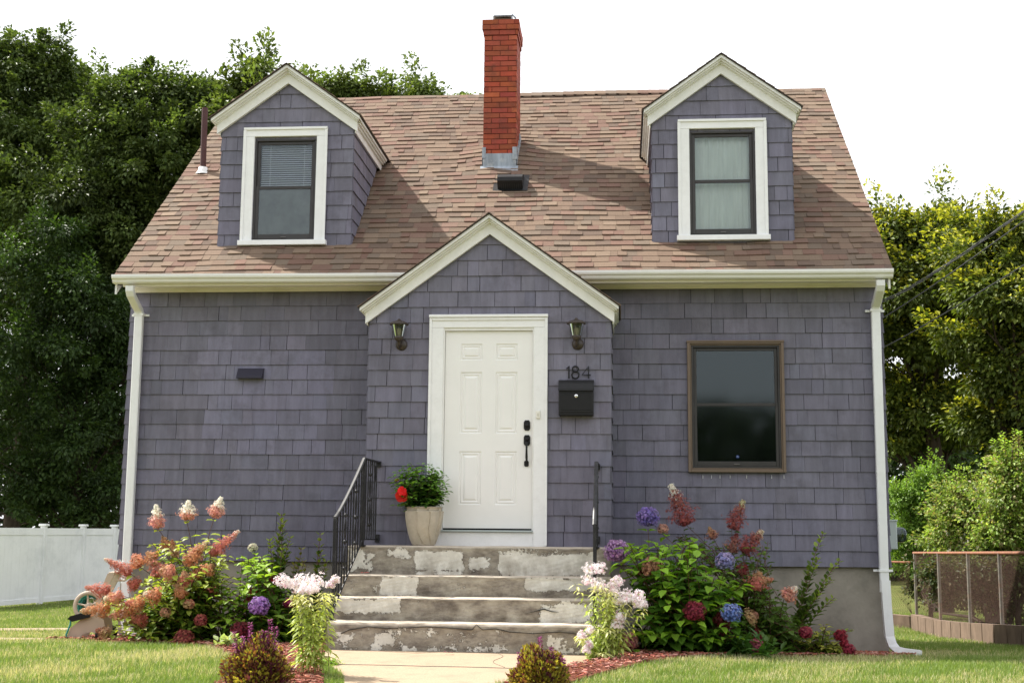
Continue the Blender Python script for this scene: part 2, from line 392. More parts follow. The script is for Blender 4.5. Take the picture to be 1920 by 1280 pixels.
# ---- frieze, soffit and gutter
for a, b in ((-4.1, -.95), (.95, 4.13)):
    g = G()
    g.box(a, b, -.30, -.022, 3.728, 3.742, (1, 1, 1))
    g.box(a, b, -.050, -.02, 3.702, 3.7275); g.box(a, b, -.085, -.0505, 3.712, 3.7275)
    g.box(a, b, -.13, -.0855, 3.720, 3.7275)
    g.box(a-.02, b+.02, -.333, -.301, 3.715, 3.80)
    g.build('frieze', M['cream'], house)
prof = [(y, 3.737+(z-3.70)*.73) for y, z in [(-.335, 3.82), (-.335, 3.70), (-.40, 3.70), (-.415, 3.715), (-.425, 3.75), (-.445, 3.765), (-.452, 3.79), (-.452, 3.822), (-.440, 3.822), (-.440, 3.80), (-.43, 3.775), (-.41, 3.757), (-.40, 3.72), (-.347, 3.712), (-.347, 3.82)]]
for a, b in ((XL-.005, -.84), (.85, XR+.015)):
    g = G(); rnd = random.Random(2)
    n = len(prof); xs = np.linspace(a, b, 12); V = [(x, y-.0, z+.004*sin(x*1.3)) for x in xs for y, z in prof]
    F = [(i*n+k, (i+1)*n+k, (i+1)*n+(k+1) % n, i*n+(k+1) % n) for i in range(len(xs)-1) for k in range(n)]
    g.add(V, F)
    for e, xx in ((0, a), (1, b)): g.prism([(xx, y, z+.004*sin(xx*1.3)) for y, z in prof[:8]], (.004 if e else -.004, 0, 0))
    g.build('gutter', M['gutter'], house)

# ---- downspouts
def rect_sweep(g, pts, w, d, ups=None):
    """rectangular pipe along pts, width w in X, depth d across; tiny flutes"""
    P = np.array(pts, float); T = np.gradient(P, axis=0); T = vn(T)
    sec = []
    k = .2
    for (a, b) in ((-1, -1), (1, -1), (1, 1), (-1, 1)):
        sec += [(a*(w/2), b*(d/2)*(1-k*1.0)), (a*(w/2)*(1-k), b*(d/2))] if (a*b > 0) else [(a*(w/2)*(1-k), b*(d/2)), (a*(w/2), b*(d/2)*(1-k))]
    V = []; n = len(sec)
    for i in range(len(P)):
        X = np.array([1., 0, 0]); t = T[i]; X = X-t*(X@t); X = X/np.linalg.norm(X); Yv = np.cross(t, X)
        if ups is not None: pass
        for (a, b) in sec: V.append(P[i]+X*a+Yv*b)
    F = [(i*n+q, i*n+(q+1) % n, (i+1)*n+(q+1) % n, (i+1)*n+q) for i in range(len(P)-1) for q in range(n)]
    g.add(V, F); g.add([V[q] for q in range(n)]+[V[(len(P)-1)*n+q] for q in range(n)], [tuple(range(n))[::-1], tuple(range(n, 2*n))])
for s, xs, bot in ((-1, -4.012, .05), (1, 4.088, .08)):
    g = G(); dn = empty('downspout', (0, 0, 0)); dn.parent = house
    xo = xs+(.0 if s < 0 else 0)
    p = [(xo, -.395, 3.71), (xo, -.39, 3.66), (xo, -.36, 3.62), (xo, -.20, 3.53), (xo, -.11, 3.49), (xo, -.085, 3.45)]
    rect_sweep(g, p, .088, .062); g.build('elbow', M['down'], dn)
    g = G(); rect_sweep(g, [(xs, -.08, 3.47), (xs, -.08, 2.5), (xs, -.08, 1.5), (xs, -.08, .60), (xs, -.082, .48)], .092, .064)
    g.build('pipe', M['down'], dn)
    g = G(); zb = float(gh(xs, -.1))
    pp = [(xs+.01, -.085, .60), (xs+.015, -.09, .34), (xs+.03, -.10, zb+.19), (xs+.05, -.115, zb+.11), (xs+.10, -.135, zb+.055), (xs+.18, -.16, zb+.035), (xs+.32, -.20, zb+.022)]
    P = np.array(pp); V = []
    for i, q in enumerate(P):
        t = vn(np.gradient(P, axis=0))[i]; side = np.array([0, -1., 0]); nrm = np.cross(side, t)
        for a, b in ((-.05, -.036), (.05, -.036), (.05, .036), (-.05, .036)): V.append(q+side*(b if False else a*.8)+nrm*b*(1.25 if i < 4 else 1.1))
    F = [(i*4+k, i*4+(k+1) % 4, (i+1)*4+(k+1) % 4, (i+1)*4+k) for i in range(len(P)-1) for k in range(4)]
    g.add(V, F); g.build('elbow', M['down'], dn)
    for zz in (3.44, .70):
        g = G(); g.box(xs-.058, xs+.058, -.118, -.04, zz-.012, zz+.012); g.box(xs-.10, xs-.056, -.045, -.03, zz-.012, zz+.012); g.box(xs+.056, xs+.10, -.045, -.03, zz-.012, zz+.012)
        g.build('strap', M['down'], dn)

# ---- gabled projections (entry and dormers)
def chev(g, xc, zt, m, hw, vt, y0, y1, cut=0.):
    """chevron board: top at zt falling at slope m to half width hw, vertical thickness vt"""
    for s in (-1, 1):
        a = [(xc, y0, zt), (xc+s*hw, y0, zt-m*hw), (xc+s*(hw-cut), y0, zt-m*hw-vt+ (m*cut)), (xc, y0, zt-vt)]
        a[2] = (xc+s*(hw-cut), y0, zt-m*(hw-cut)-vt)
        g.prism(a, (0, y1-y0, 0))
def gable(par, xc, hw, yf, zb, za, hwo, m, yend, side_end, seed, holes=(), c=.1655, v0=None, cheeks=True, nm='entry'):
    """par: parent; za: top of the rake; hwo: half width at the tips"""
    zt = za-m*hwo; vt = .185
    zw = za-.03-m*hw
    g = G()
    pol = [(-hw, zb), (hw, zb), (hw, zw), (0, za-.03), (-hw, zw)]
    hl = [(a-xc, b-xc, c_, d) for a, b, c_, d in holes]
    shingles(g, (xc, yf, 0), (1, 0, 0), (0, 0, 1), (0, -1, 0), pol, c, (.09, .26), sid_col, v0=v0, holes=hl, backing=.08, seed=seed)
    for s in (-1, 1):
        if cheeks:                                       # dormer cheek rises from the roof
            pol = [(yf, zroof(yf)-.05), (yf+.001, zroof(yf)-.06), (side_end+.05, zw+.01), (yf, zw+.01)]
            pol = [(yf, zroof(yf)-.05), (side_end+.05, zw+.0), (side_end+.04, zw+.02), (yf, zw+.02)]
        else: pol = [(yf, zb), (.0, zb), (.0, zw+.02), (yf, zw+.02)]
        if s > 0: shingles(g, (xc+hw, 0, 0), (0, 1, 0), (0, 0, 1), (1, 0, 0), pol, c, (.09, .28), sid_col, v0=v0 if v0 else zb, backing=.05, seed=seed+1)
        else: shingles(g, (xc-hw, 0, 0), (0, -1, 0), (0, 0, 1), (-1, 0, 0), [(-a, b) for a, b in pol][::-1], c, (.09, .28), sid_col, v0=v0 if v0 else zb, backing=.05, seed=seed+2)
    if nm == 'dormer': box = g.build('dormer', M['siding'], par); P = box
    else: box = g.build('entry_vestibule', M['siding'], par); P = box
    # rake trim, in layers
    g = G(); chev(g, xc, za-.055, m, hwo-.045, .135, yf-.058, yf-.018)
    g.build('rake_board', M['white'], P)
    g = G()
    chev(g, xc, za-.003, m, hwo, .034, yf-.155, yf-.02); chev(g, xc, za-.038, m, hwo-.018, .020, yf-.125, yf-.022); chev(g, xc, za-.059, m, hwo-.036, .016, yf-.095, yf-.024)
    for s in (-1, 1):                                    # the same layers run back along the eave
        for (dx0, dx1, z0, z1) in ((.0, hwo-hw, -.034, -.003), (.0, hwo-hw-.02, -.056, -.036), (0., hwo-hw-.042, -.078, -.058), (0, .022, -.16, -.08)):
            xa, xb = xc+s*(hw+.0185+dx0*.0), xc+s*(hw+max(dx1, .03))
            g.box(xa, xb, yf-.0195, side_end+.03, zt+z0-.005, zt+z1-.005)
    g.build('crown_moulding', M['white'], P)
    # roof of the gable
    L = math.hypot(hwo+.02, m*(hwo+.02)); g = G()
    for s in (-1, 1):
        V = np.array([-s, 0, m])/math.hypot(1, m); N = np.array([s*m, 0, 1])/math.hypot(1, m)
        O = np.array([xc+s*(hwo+.02), 0, za+.012-m*(hwo+.02)])
        y0, y1 = yf-.175, yend
        if s > 0: shingles(g, O, (0, 1, 0), V, N, [(y0, 0), (y1, 0), (y1, L), (y0, L)], .127, (.1, .28), roof_col, t0=.001, t1=.008, seed=seed+4)
        else: shingles(g, O, (0, -1, 0), V, N, [(-y1, 0), (-y0, 0), (-y0, L), (-y1, L)], .127, (.1, .28), roof_col, t0=.001, t1=.008, seed=seed+5)
        a = O-N*.0015
        g.prism([a+np.array([0, y0+.004, 0]), a+V*L+np.array([0, y0+.004, 0]), a+V*L+np.array([0, y1, 0]), a+np.array([0, y1, 0])], -N*.010, mat=1)
    g.build('gable_roof', [M['roof'], M['rooflow']], P)
    return P
entry = gable(house, .006, 1.262, -.75, .905, 4.345, 1.345, .727, .30, -.02, 31, holes=[(-.60, .60, .8, 3.29)], v0=.905, cheeks=False)

def rect_frame(g, x0, x1, z0, z1, w, y0, y1, bev=.003, wt=None, wb=None):
    wt = wt or w; wb = w if wb is None else wb
    g.box(x0, x0+w, y0, y1, z0, z1, bev=bev); g.box(x1-w, x1, y0, y1, z0, z1, bev=bev)
    g.box(x0+w+.0005, x1-w-.0005, y0+.001, y1, z1-wt, z1, bev=bev)
    if wb: g.box(x0+w+.0005, x1-w-.0005, y0+.001, y1, z0, z0+wb, bev=bev)
def sash_window(P, x0, x1, z0, z1, yf, zm, fw=.045, frame='sash', sashm='sash', glass='dglass', name='window_sash'):
    g = G(); rect_frame(g, x0, x1, z0, z1, .022, yf-.012, yf+.05)
    rect_frame(g, x0+.023, x1-.023, zm-.012, z1-.023, fw*.8, yf+.012, yf+.04)            # upper sash, further in
    rect_frame(g, x0+.023, x1-.023, z0+.022, zm+.022, fw*.8, yf-.006, yf+.0115, wt=.034, wb=fw*1.25)
    xm = (x0+x1)/2
    g.box(xm-.03, xm+.03, yf-.016, yf-.006, z0+.036, z0+.048, (3, 3, 3))
    o = g.build(name, M[sashm], P)
    g = G(); e = fw*.8+.018
    g.box(x0+e, x1-e, yf+.024, yf+.027, zm, z1-e+.01); o2 = g.build('upper_pane', M[glass], P)
    g = G(); g.box(x0+e, x1-e, yf+.002, yf+.005, z0+e, zm+.01); o3 = g.build('lower_pane', M[glass], P)
    return o
for k, (xc, yf, xw) in enumerate(((-2.457, .19, -2.467), (2.506, .175, 2.512))):
    zb = zroof(yf)-.02; wl, wr_, wt_, wb_ = xw-.485, xw+.478, 5.655, 4.30
    xa, xb, za_, zz = xw-.366, xw+.362, 5.532, 4.327
    D = gable(house, xc, .772, yf, zb, 6.378, .868, .722, 2.72, 1.76 if k == 0 else 1.73, 41+k*10, holes=[(xa+.003, xb-.003, zz+.003, za_-.003)], c=.166, v0=zb-.02, nm='dormer')
    D['label'] = ['dormer with half drawn blinds, left of the chimney', 'dormer with pale curtains, right of the chimney'][k]
    g = G()
    g.box(wl, xa-.001, yf-.045, yf-.008, wb_, wt_-.10, bev=.003); g.box(xb+.001, wr_, yf-.045, yf-.008, wb_, wt_-.10, bev=.003)
    g.box(wl, wr_, yf-.046, yf-.008, wt_-.099, wt_-.0, bev=.003)
    g.box(wl-.008, wr_+.008, yf-.062, yf-.006, wt_-.022, wt_+.006, bev=.002)
    g.box(wl-.012, wl+.022, yf-.058, yf-.046, wb_+.03, wt_-.023, bev=.002); g.box(wr_-.022, wr_+.012, yf-.058, yf-.046, wb_+.03, wt_-.023, bev=.002)
    g.build('window_casing', M['brightwhite'], D)
    g = G(); g.box(wl-.03, wr_+.03, yf-.085, yf-.006, wb_-.03, wb_+.028, bev=.004); g.build('window_sill', M['brightwhite'], D)
    zm = (za_+zz)/2+.02
    sash_window(D, xa+.004, xb-.004, zz+.004, za_-.004, yf-.005, zm)
    g = G()
    if k == 0:
        for i in range(24):
            z = za_-.05-i*.0255
            if z < zm+.02: break
            g.prism([(xa+.06, yf+.07, z), (xb-.06, yf+.07, z), (xb-.06, yf+.088, z+.013), (xa+.06, yf+.088, z+.013)], (0, 0, .0016))
        g.box((xa+xb)/2-.2, (xa+xb)/2-.197, yf+.066, yf+.069, zm, za_-.03); g.box((xa+xb)/2+.2, (xa+xb)/2+.203, yf+.066, yf+.069, zm, za_-.03)
        g.build('blind', M['blind'], D)
        g = G(); g.box(xa+.05, xb-.05, yf+.012, yf+.0135, zz+.05, zm); g.build('insect_screen', M['screen'], D)
    else:
        n = 60; V = []
        for i in range(n+1):
            x = xa+.01+(xb-xa-.02)*i/n; yy = yf+.10+.008*sin(i*.9)+.005*sin(i*2.3)
            V += [(x, yy, zz+.02), (x, yy, za_-.02)]
        g.add(V, [(2*i, 2*i+2, 2*i+3, 2*i+1) for i in range(n)], smooth=True); g.build('curtain', M['curtain'], D)
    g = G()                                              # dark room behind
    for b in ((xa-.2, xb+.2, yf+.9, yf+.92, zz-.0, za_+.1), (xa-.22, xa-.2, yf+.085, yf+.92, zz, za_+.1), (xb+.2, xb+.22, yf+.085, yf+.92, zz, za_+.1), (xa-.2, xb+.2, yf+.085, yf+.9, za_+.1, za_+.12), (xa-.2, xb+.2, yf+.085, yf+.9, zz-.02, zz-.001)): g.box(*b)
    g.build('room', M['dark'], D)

# ---- the brown window in the front wall
W = empty('window', (0, 0, 0)); W.parent = house; W['label'] = 'wide brown framed window right of the entry'
g = G(); rect_frame(g, wx0, wx1, wz0, wz1, .030, -.060, -.006); rect_frame(g, wx0+.0305, wx1-.0305, wz0+.0305, wz1-.0305, .014, -.046, .02)
g.box(wx0-.006, wx1+.006, -.068, -.0, wz1-.012, wz1+.008, bev=.002)
g.build('window_frame', M['brown'], W)
sash_window(W, wx0+.045, wx1-.045, wz0+.045, wz1-.045, -.022, 2.43, fw=.040, glass='glass')
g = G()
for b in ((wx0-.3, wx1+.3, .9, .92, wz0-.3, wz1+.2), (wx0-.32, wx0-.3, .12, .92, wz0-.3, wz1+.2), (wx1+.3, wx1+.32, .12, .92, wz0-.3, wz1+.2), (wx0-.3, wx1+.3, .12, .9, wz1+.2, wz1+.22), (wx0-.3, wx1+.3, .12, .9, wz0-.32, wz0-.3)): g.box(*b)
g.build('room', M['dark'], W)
g = G(); c_ = at(1383, 856, -.03); g.lathe([(0, .0), (.018, .0), (.018, .002), (0, .002)], (c_[0], -.026, c_[2]), 16, (.03, .06, .20), axis='y')
g.tube([(c_[0]-.009, -.030, c_[2]-.004), (c_[0], -.030, c_[2]+.006), (c_[0]+.009, -.030, c_[2]-.003)], .0016, 5, (.7, .8, .9))
g.build('sticker', M['stem'], W)
g = G()
for px in (1318, 1334, 1350, 1369, 1400, 1447, 1470): q = at(px, 893, -.02); g.box(q[0]-.0018, q[0]+.0018, -.0205, -.008, q[2]-.02, q[2]+.014)

tag(g.build('paint_drip', M['brightwhite'], W), kind='stuff')

# ---- door surround
DX0, DX1, DZ0, DZ1 = -.452, .458, 1.10, 3.134
DF = empty('door_surround', (0, 0, 0)); DF.parent = house
g = G(); yf = -.75
g.box(-.612, DX0-.018, yf-.032, yf-.006, .915, 3.165, bev=.003); g.box(DX1+.018, .612, yf-.032, yf-.006, .915, 3.165, bev=.003)
g.box(-.612, .612, yf-.033, yf-.006, 3.166, 3.285, bev=.003); g.box(-.622, .622, yf-.060, yf-.004, 3.272, 3.302, bev=.004)
g.box(-.618, -.590, yf-.046, yf-.034, .93, 3.27, bev=.002); g.box(.590, .618, yf-.046, yf-.034, .93, 3.27, bev=.002); g.box(-.589, .589, yf-.046, yf-.034, 3.242, 3.27, bev=.002)
g.build('door_casing', M['brightwhite'], DF)
g = G()
g.box(DX0-.019, DX0-.003, yf-.02, yf+.1, .93, 3.145); g.box(DX1+.003, DX1+.019, yf-.02, yf+.1, .93, 3.145); g.box(DX0-.019, DX1+.019, yf-.018, yf+.1, 3.137, 3.167)
g.build('door_jamb', M['white'], DF)
g = G(); g.box(DX0-.016, DX1+.016, yf-.024, yf+.06, .915, 1.062, bev=.002); g.build('kick_board', M['brightwhite'], DF)
g = G(); g.box(DX0-.016, DX1+.016, yf-.055, yf+.06, 1.064, 1.082, (.9, .9, .9), bev=.003); g.build('threshold', M['meter'], DF)
g = G(); g.box(DX0-.016, DX1+.016, yf+.05, yf+.06, 1.083, 3.136); g.build('gap', M['dark'], DF)
# ---- the door
DR = empty('door', (0, 0, 0)); DR.parent = house; g = G()
W_, H_ = DX1-DX0, DZ1-DZ0; y0 = yf+.012
xs = [0, .160, .388, .530, .756, W_]; zs = [0, H_-1.795, H_-1.25, H_-1.066, H_-.429, H_-.303, H_-.133, H_]
def quad(a, b, c, d, ya=0, yb=0): return [(DX0+a, y0+ya, DZ0+c), (DX0+b, y0+ya, DZ0+c), (DX0+b, y0+ya, DZ0+d), (DX0+a, y0+ya, DZ0+d)]
for i in range(5):
    for j in range(7):
        a, b, c, d = xs[i], xs[i+1], zs[j], zs[j+1]
        if i in (1, 3) and j in (1, 3, 5):
            rings = [(0, 0), (.006, .009), (.016, .011), (.024, .003), (.030, .0045), (.040, .010), (.062, .001)] if j != 5 else [(0, 0), (.006, .009), (.014, .011), (.022, .003), (.028, .0045), (.036, .010), (.052, .001)]
            V = []
            for (ins, dp) in rings: V += quad(a+ins, b-ins, c+ins, d-ins, dp)
            F = [(r*4+k, r*4+(k+1) % 4, (r+1)*4+(k+1) % 4, (r+1)*4+k) for r in range(len(rings)-1) for k in range(4)]+[tuple(range(len(V)-4, len(V)))]
            g.add(V, F)
        else: g.add(quad(a, b, c, d), [(0, 1, 2, 3)])
g.box(DX0, DX1, y0+.001+.012, y0+.035, DZ0, DZ1)
for xx in (DX0, DX1-.002): g.box(xx, xx+.002, y0+.0005, y0+.013, DZ0, DZ1)
g.build('door_panel', M['door'], DR)
g = G(); g.box(DX0, DX1, y0-.006, y0+.03, DZ0-.014, DZ0-.001, (.25, .25, .25)); g.build('dark_gap_strip', M['black'], DR)  # near-black strip stands for the shade in the gap under the door
def esc(g, cx, cz, w, h, y, t=.012):
    p = [(-w*.3, -h/2), (w*.3, -h/2), (w/2, -h*.32), (w/2, h*.32), (w*.3, h/2), (-w*.3, h/2), (-w/2, h*.32), (-w/2, -h*.32)]
    g.prism([(cx+a, y, cz+b) for a, b in p], (0, -t, 0))
q1 = at(988, 797, yf); q2 = at(988, 825, yf); q3 = at(987, 868, yf)
g = G(); esc(g, q1[0], q1[2], .066, .105, y0+.0005); g.lathe([(0, .03), (.018, .03), (.022, .012)], (q1[0], y0, q1[2]), 14, axis='y'); g.build('deadbolt', M['black'], DR)
g = G(); esc(g, q2[0], q2[2], .066, .108, y0+.0005); g.lathe([(0, .03), (.016, .03), (.02, .012)], (q2[0], y0, q2[2]+.01), 14, axis='y')
g.tube([(q2[0], y0-.01, q2[2]-.015), (q2[0], y0-.05, q2[2]-.03), (q2[0], y0-.062, q2[2]-.09), (q2[0], y0-.055, q3[2]+.06), (q2[0], y0-.03, q3[2]+.02), (q2[0], y0-.008, q3[2])], [.009, .012, .010, .013, .010, .009], 10)
esc(g, q3[0], q3[2]-.004, .048, .06, y0+.0005); g.build('door_handle', M['black'], DR)

# ---- chimney
CX0, CX1, CY0, CY1, CZT = -.352, .066, 1.73, 2.32, 7.545
CH = empty('chimney', (0, 0, 0)); CH.parent = house; g = G(); rnd = random.Random(9)
RED = np.array([.33, .056, .028]); cz = .0685; z = CZT-cz
g.box(CX0+.006, CX1-.006, CY0+.006, CY1-.006, 5.3, CZT-.01, RED*.42)
row = 0
while z > 5.42:
    o = {0: .026, 1: .026, 2: .013}.get(row, 0)
    x0, x1, ya, yb = CX0-o, CX1+o, CY0-o, CY1+o; bl = .205
    for side in range(4):
        L = (x1-x0) if side in (0, 2) else (yb-ya); u = -(row % 2)*bl/2
        while u < L:
            a, b = max(u+.0045, 0), min(u+bl-.0045, L)
            if b-a > .012:
                t = rnd.uniform(-.0018, .0018)+.000; c = RED*(1+rnd.gauss(0, .13))*np.array([1, 1+rnd.uniform(0, .5), 1+rnd.uniform(0, .5)]); z0, z1 = z+.0055, z+cz-.0055+rnd.uniform(-.001, .001)
                if rnd.random() < .05: c = c*.7
                if side == 0: g.box(x0+a, x0+b, ya-t, ya+.06, z0, z1, c)
                elif side == 2: g.box(x0+a, x0+b, yb-.06, yb+t, z0, z1, c)
                elif side == 1: g.box(x1-.06, x1+t+.0007, ya+a, ya+b, z0, z1, c)
                else: g.box(x0-t-.0007, x0+.06, ya+a, ya+b, z0, z1, c)
            u += bl
    if o: g.box(x0+.004, x1-.004, ya+.004, yb-.004, z+.001, z+cz-.001, RED*.6)
    z -= cz; row += 1
g.build('brick_stack', M['brick'], CH)
g = G(); g.box(CX0+.02, CX1-.02, CY0+.02, CY1-.02, CZT-.012, CZT+.012, (.42, .33, .26), bev=.008); g.build('mortar_cap', M['stem'], CH)
g = G(); mx, my = -.13, 1.95
g.box(mx-.10, mx+.10, my-.13, my+.13, CZT+.01, CZT+.06, (.30, .22, .17)); g.build('flue', M['found'], CH)
g = G()
g.box(mx-.125, mx+.125, my-.15, my+.15, CZT+.075, CZT+.10, (.7, .7, .7), bev=.01)
for a, b in ((-.12, -.145), (.12, -.145), (-.12, .145), (.12, .145)): g.tube([(mx+a, my+b, CZT), (mx+a*.97, my+b, CZT+.08)], .006, 5)
g.tube([(mx+.125, my-.14, CZT+.10), (mx+.17, my-.15, CZT+.05), (mx+.165, my-.12, CZT+.0)], .012, 6)
g.build('flue_cap', M['lead'], CH)
g = G()                                                  # lead flashing
zf = zroof(CY0)
g.box(CX0-.012, CX1+.012, CY0-.012, CY0-.001, zf-.02, zf+.20, bev=.002)
g.prism([(CX0-.03, CY0-.013, zf+.03), (CX1+.03, CY0-.013, zf+.03), (CX1+.03, CY0-.085, zroof(CY0-.085)+.02), (CX0-.03, CY0-.085, zroof(CY0-.085)+.02)], (0, 0, .006))
for s, x in ((-1, CX0), (1, CX1)):
    n = 4
    for i in range(n):
        ya = CY0+i*(CY1-CY0)/n-.012; yb = CY0+(i+1)*(CY1-CY0)/n+.01; zz = zroof(ya)-.02
        g.box(x+s*.0015, x+s*(.012+.001*i), ya, yb, zz-.05, zz+.23+rnd.uniform(-.02, .02), bev=.001)
g.box(CX0-.010, CX0+.035, CY0-.018, CY0-.0125, zf+.14, zf+.28, (1.2, 1.2, 1.2)); g.box(CX1-.045, CX1+.010, CY0-.018, CY0-.0125, zf+.12, zf+.28, (1.2, 1.2, 1.2))
g.build('flashing', M['lead'], CH)
# roof vent
g = G(); vy = 1.36; xa, xb = -.115, .190; zc = zroof(1.255)
nrm = Ns
def rp(x, d, h): return np.array([x, YE, ZE])+Vs*d+Ns*h
d0 = (1.25-YE)*Ls
arc = [(d0, .03), (d0-.003, .13), (d0+.03, .165), (d0+.10, .16), (d0+.26, .09), (d0+.33, .012), (d0+.33, .0), (d0, .0)]
g.prism([rp(xa, d, h) for d, h in arc], (xb-xa, 0, 0), (1.6, 1.6, 1.6))
for i in range(11): x = xa+.02+i*(xb-xa-.04)/10; g.add([rp(x-.004, d0-.004, .012), rp(x+.004, d0-.004, .012), rp(x+.004, d0-.006, .085), rp(x-.004, d0-.006, .085)], [(0, 1, 2, 3)], (4, 4, 4))
g.prism([rp(xa-.06, d0-.05, .014), rp(xb+.06, d0-.05, .014), rp(xb+.06, d0+.4, .014), rp(xa-.06, d0+.4, .014)], Ns*.003)
g.build('roof_vent', M['black'], house)
# vent pipe
VP = empty('vent_pipe', (0, 0, 0)); VP.parent = house
pz = zroof(1.79)
g = G(); g.tube([(-3.985, 1.79, pz-.1), (-3.995, 1.79, 6.47)], .038, 14); g.add([], []) if False else None
g.build('pipe', M['pipe'], VP)
g = G(); g.lathe([(.10, -.05), (.062, .0), (.056, .045), (.04, .05)], (-3.985, 1.79, pz+.0), 18); g.build('collar', M['gutter'], VP)
# exhaust hood on the front wall
q0, q1 = at(447, 693, -.02), at(494, 710, -.02); x0, x1, z1, z0 = q0[0], q1[0], q0[2], q1[2]
g = G(); g.prism([(x0, -.012, z1+.01), (x0, -.03, z1+.01), (x0, -.095, z0+.02), (x0, -.095, z0), (x0, -.012, z0)], (x1-x0, 0, 0))
g.box(x0-.004, x1+.006, -.03, -.012, z1+.008, z1+.014); g.build('wall_vent', M['hood'], house)

# ================================================================== fittings on the house
def wall_lamp(x, zc, label):
    L = empty('wall_lamp', (x, -.77, zc), label=label, category='wall lamp', group='wall lamps beside the door')
    x, zc = 0, 0
    yc = -.115
    g = G(); g.lathe([(.010, .185), (.022, .168), (.05, .158), (.088, .143), (.100, .128), (.098, .120), (.075, .119), (.0, .119)], (0, yc, 0), 20); g.build('lamp_cap', M['bronze'], L)
    g = G(); g.lathe([(.074, .119), (.044, -.005)], (0, yc, 0), 12); g.build('lamp_glass', M['lampglass'], L)
    g = G(); 
    for k in range(6):
        t = 2*pi*k/6+.3; g.tube([(.076*cos(t), yc+.076*sin(t), .12), (.045*cos(t), yc+.045*sin(t), -.006)], .0035, 5)
    g.lathe([(.046, .0), (.05, -.012), (.046, -.028), (.030, -.045), (.014, -.055), (.0, -.06)], (0, yc, 0), 16); g.build('lamp_cage', M['bronze'], L)
    g = G(); g.lathe([(0, .09), (.022, .082), (.026, .06), (.022, .03), (.018, .0)], (0, yc, 0), 12, smooth=True); g.build('bulb', M['bulb'], L)
    g = G(); g.tube([(0, yc, -.04), (0, yc+.02, -.085), (0, -.05, -.10), (.004, .0, -.075)], [.014, .016, .014, .014], 8)
    g.lathe([(0, .03), (.03, .027), (.05, .015), (.062, .0), (.062, -.01)], (.01, 0, -.07), 20, axis='y'); g.build('wall_bracket', M['bronze'], L)
wall_lamp(-.922, 3.06, 'bronze lantern lamp on the wall left of the white door')
wall_lamp(.918, 3.06, 'bronze lantern lamp on the wall above the number 184')
MB_ = empty('mailbox', (0, 0, 0), label='black wall mailbox with a round lock below the number 184', category='mailbox')
g = G(); x0, x1, z0, z1 = .737, 1.093, 2.243, 2.615; ym = -.77
g.box(x0, x1, ym-.10, ym+.005, z0, 2.50, bev=.006); g.box(x0+.004, x1-.004, ym-.107, ym-.098, z0+.03, 2.47, (1.3, 1.3, 1.3), bev=.004)
g.box(x0+.02, x1-.02, ym-.111, ym-.105, z0+.05, 2.455, bev=.003); g.build('mailbox_body', M['black'], MB_)
g = G(); g.prism([(x0-.003, ym+.004, 2.505), (x0-.003, ym-.118, 2.495), (x0-.003, ym-.116, 2.515), (x0-.003, ym-.085, 2.575), (x0-.003, ym-.05, 2.608), (x0-.003, ym+.004, 2.618)], (x1-x0+.006, 0, 0), (1.5, 1.5, 1.5)); g.build('mailbox_lid', M['black'], MB_)
g = G(); g.lathe([(0, .012), (.017, .012), (.019, .004), (.019, 0)], ((x0+x1)/2+.002, ym-.11, 2.44), 18, axis='y'); g.box((x0+x1)/2, (x0+x1)/2+.004, ym-.124, ym-.121, 2.432, 2.448, (.1, .1, .1)); g.build('lock', M['silver'], MB_)
# number 184
nz0, nz1 = 2.632, 2.760; yn = -.778
def num(name, strokes):
    g = G()
    for s in strokes: g.tube([(a, yn, b) for a, b in s], .0074, 6)
    return g
HN = empty('house_number', (0, 0, 0), label='thin dark house number 184 above the mailbox', category='house number')
num('1', [[(.812, nz1-.028), (.838, nz1), (.838, nz0)]]).build('digit', M['black'], HN)
cc = [(.905+.030*cos(t), nz1-.031+.029*sin(t)) for t in np.linspace(0, 2*pi, 20)]; c2 = [(.905+.036*cos(t), nz0+.035+.035*sin(t)) for t in np.linspace(0, 2*pi, 20)]
num('8', [cc, c2]).build('digit', M['black'], HN)
num('4', [[(1.040, nz0), (1.040, nz1), (.975, nz0+.036), (1.062, nz0+.036)]]).build('digit', M['black'], HN)
g = G(); q = at(1009, 777, -.79); g.box(q[0]-.022, q[0]+.022, -.800, -.7825, q[2]-.04, q[2]+.04, bev=.004); g.box(q[0]-.009, q[0]+.009, -.804, -.7995, q[2]-.016, q[2]+.016, (.8, .8, .75), bev=.002)
tag(g.build('doorbell', M['plastic_white']), 'small cream doorbell button on the right door casing', 'doorbell')
EM = empty('electric_meter', (0, 0, 0), label='grey electric meter box on the right side wall', category='electric meter')
g = G(); g.box(4.19, 4.40, .72, 1.0, .91, 1.22, bev=.008); g.box(4.19, 4.41, .71, 1.01, 1.215, 1.235, bev=.004); g.build('meter_box', M['meter'], EM)
g = G(); g.lathe([(.085, .0), (.085, .05), (.08, .10), (.06, .12), (0, .125)], (4.40, .86, 1.07), 20, axis='x'); g.build('meter_dome', M['lampglass'], EM)
g = G(); g.lathe([(.07, .0), (.07, .06), (0, .062)], (4.40, .86, 1.07), 18, (.8, .8, .8), axis='x'); g.build('conduit', M['meter'], EM)

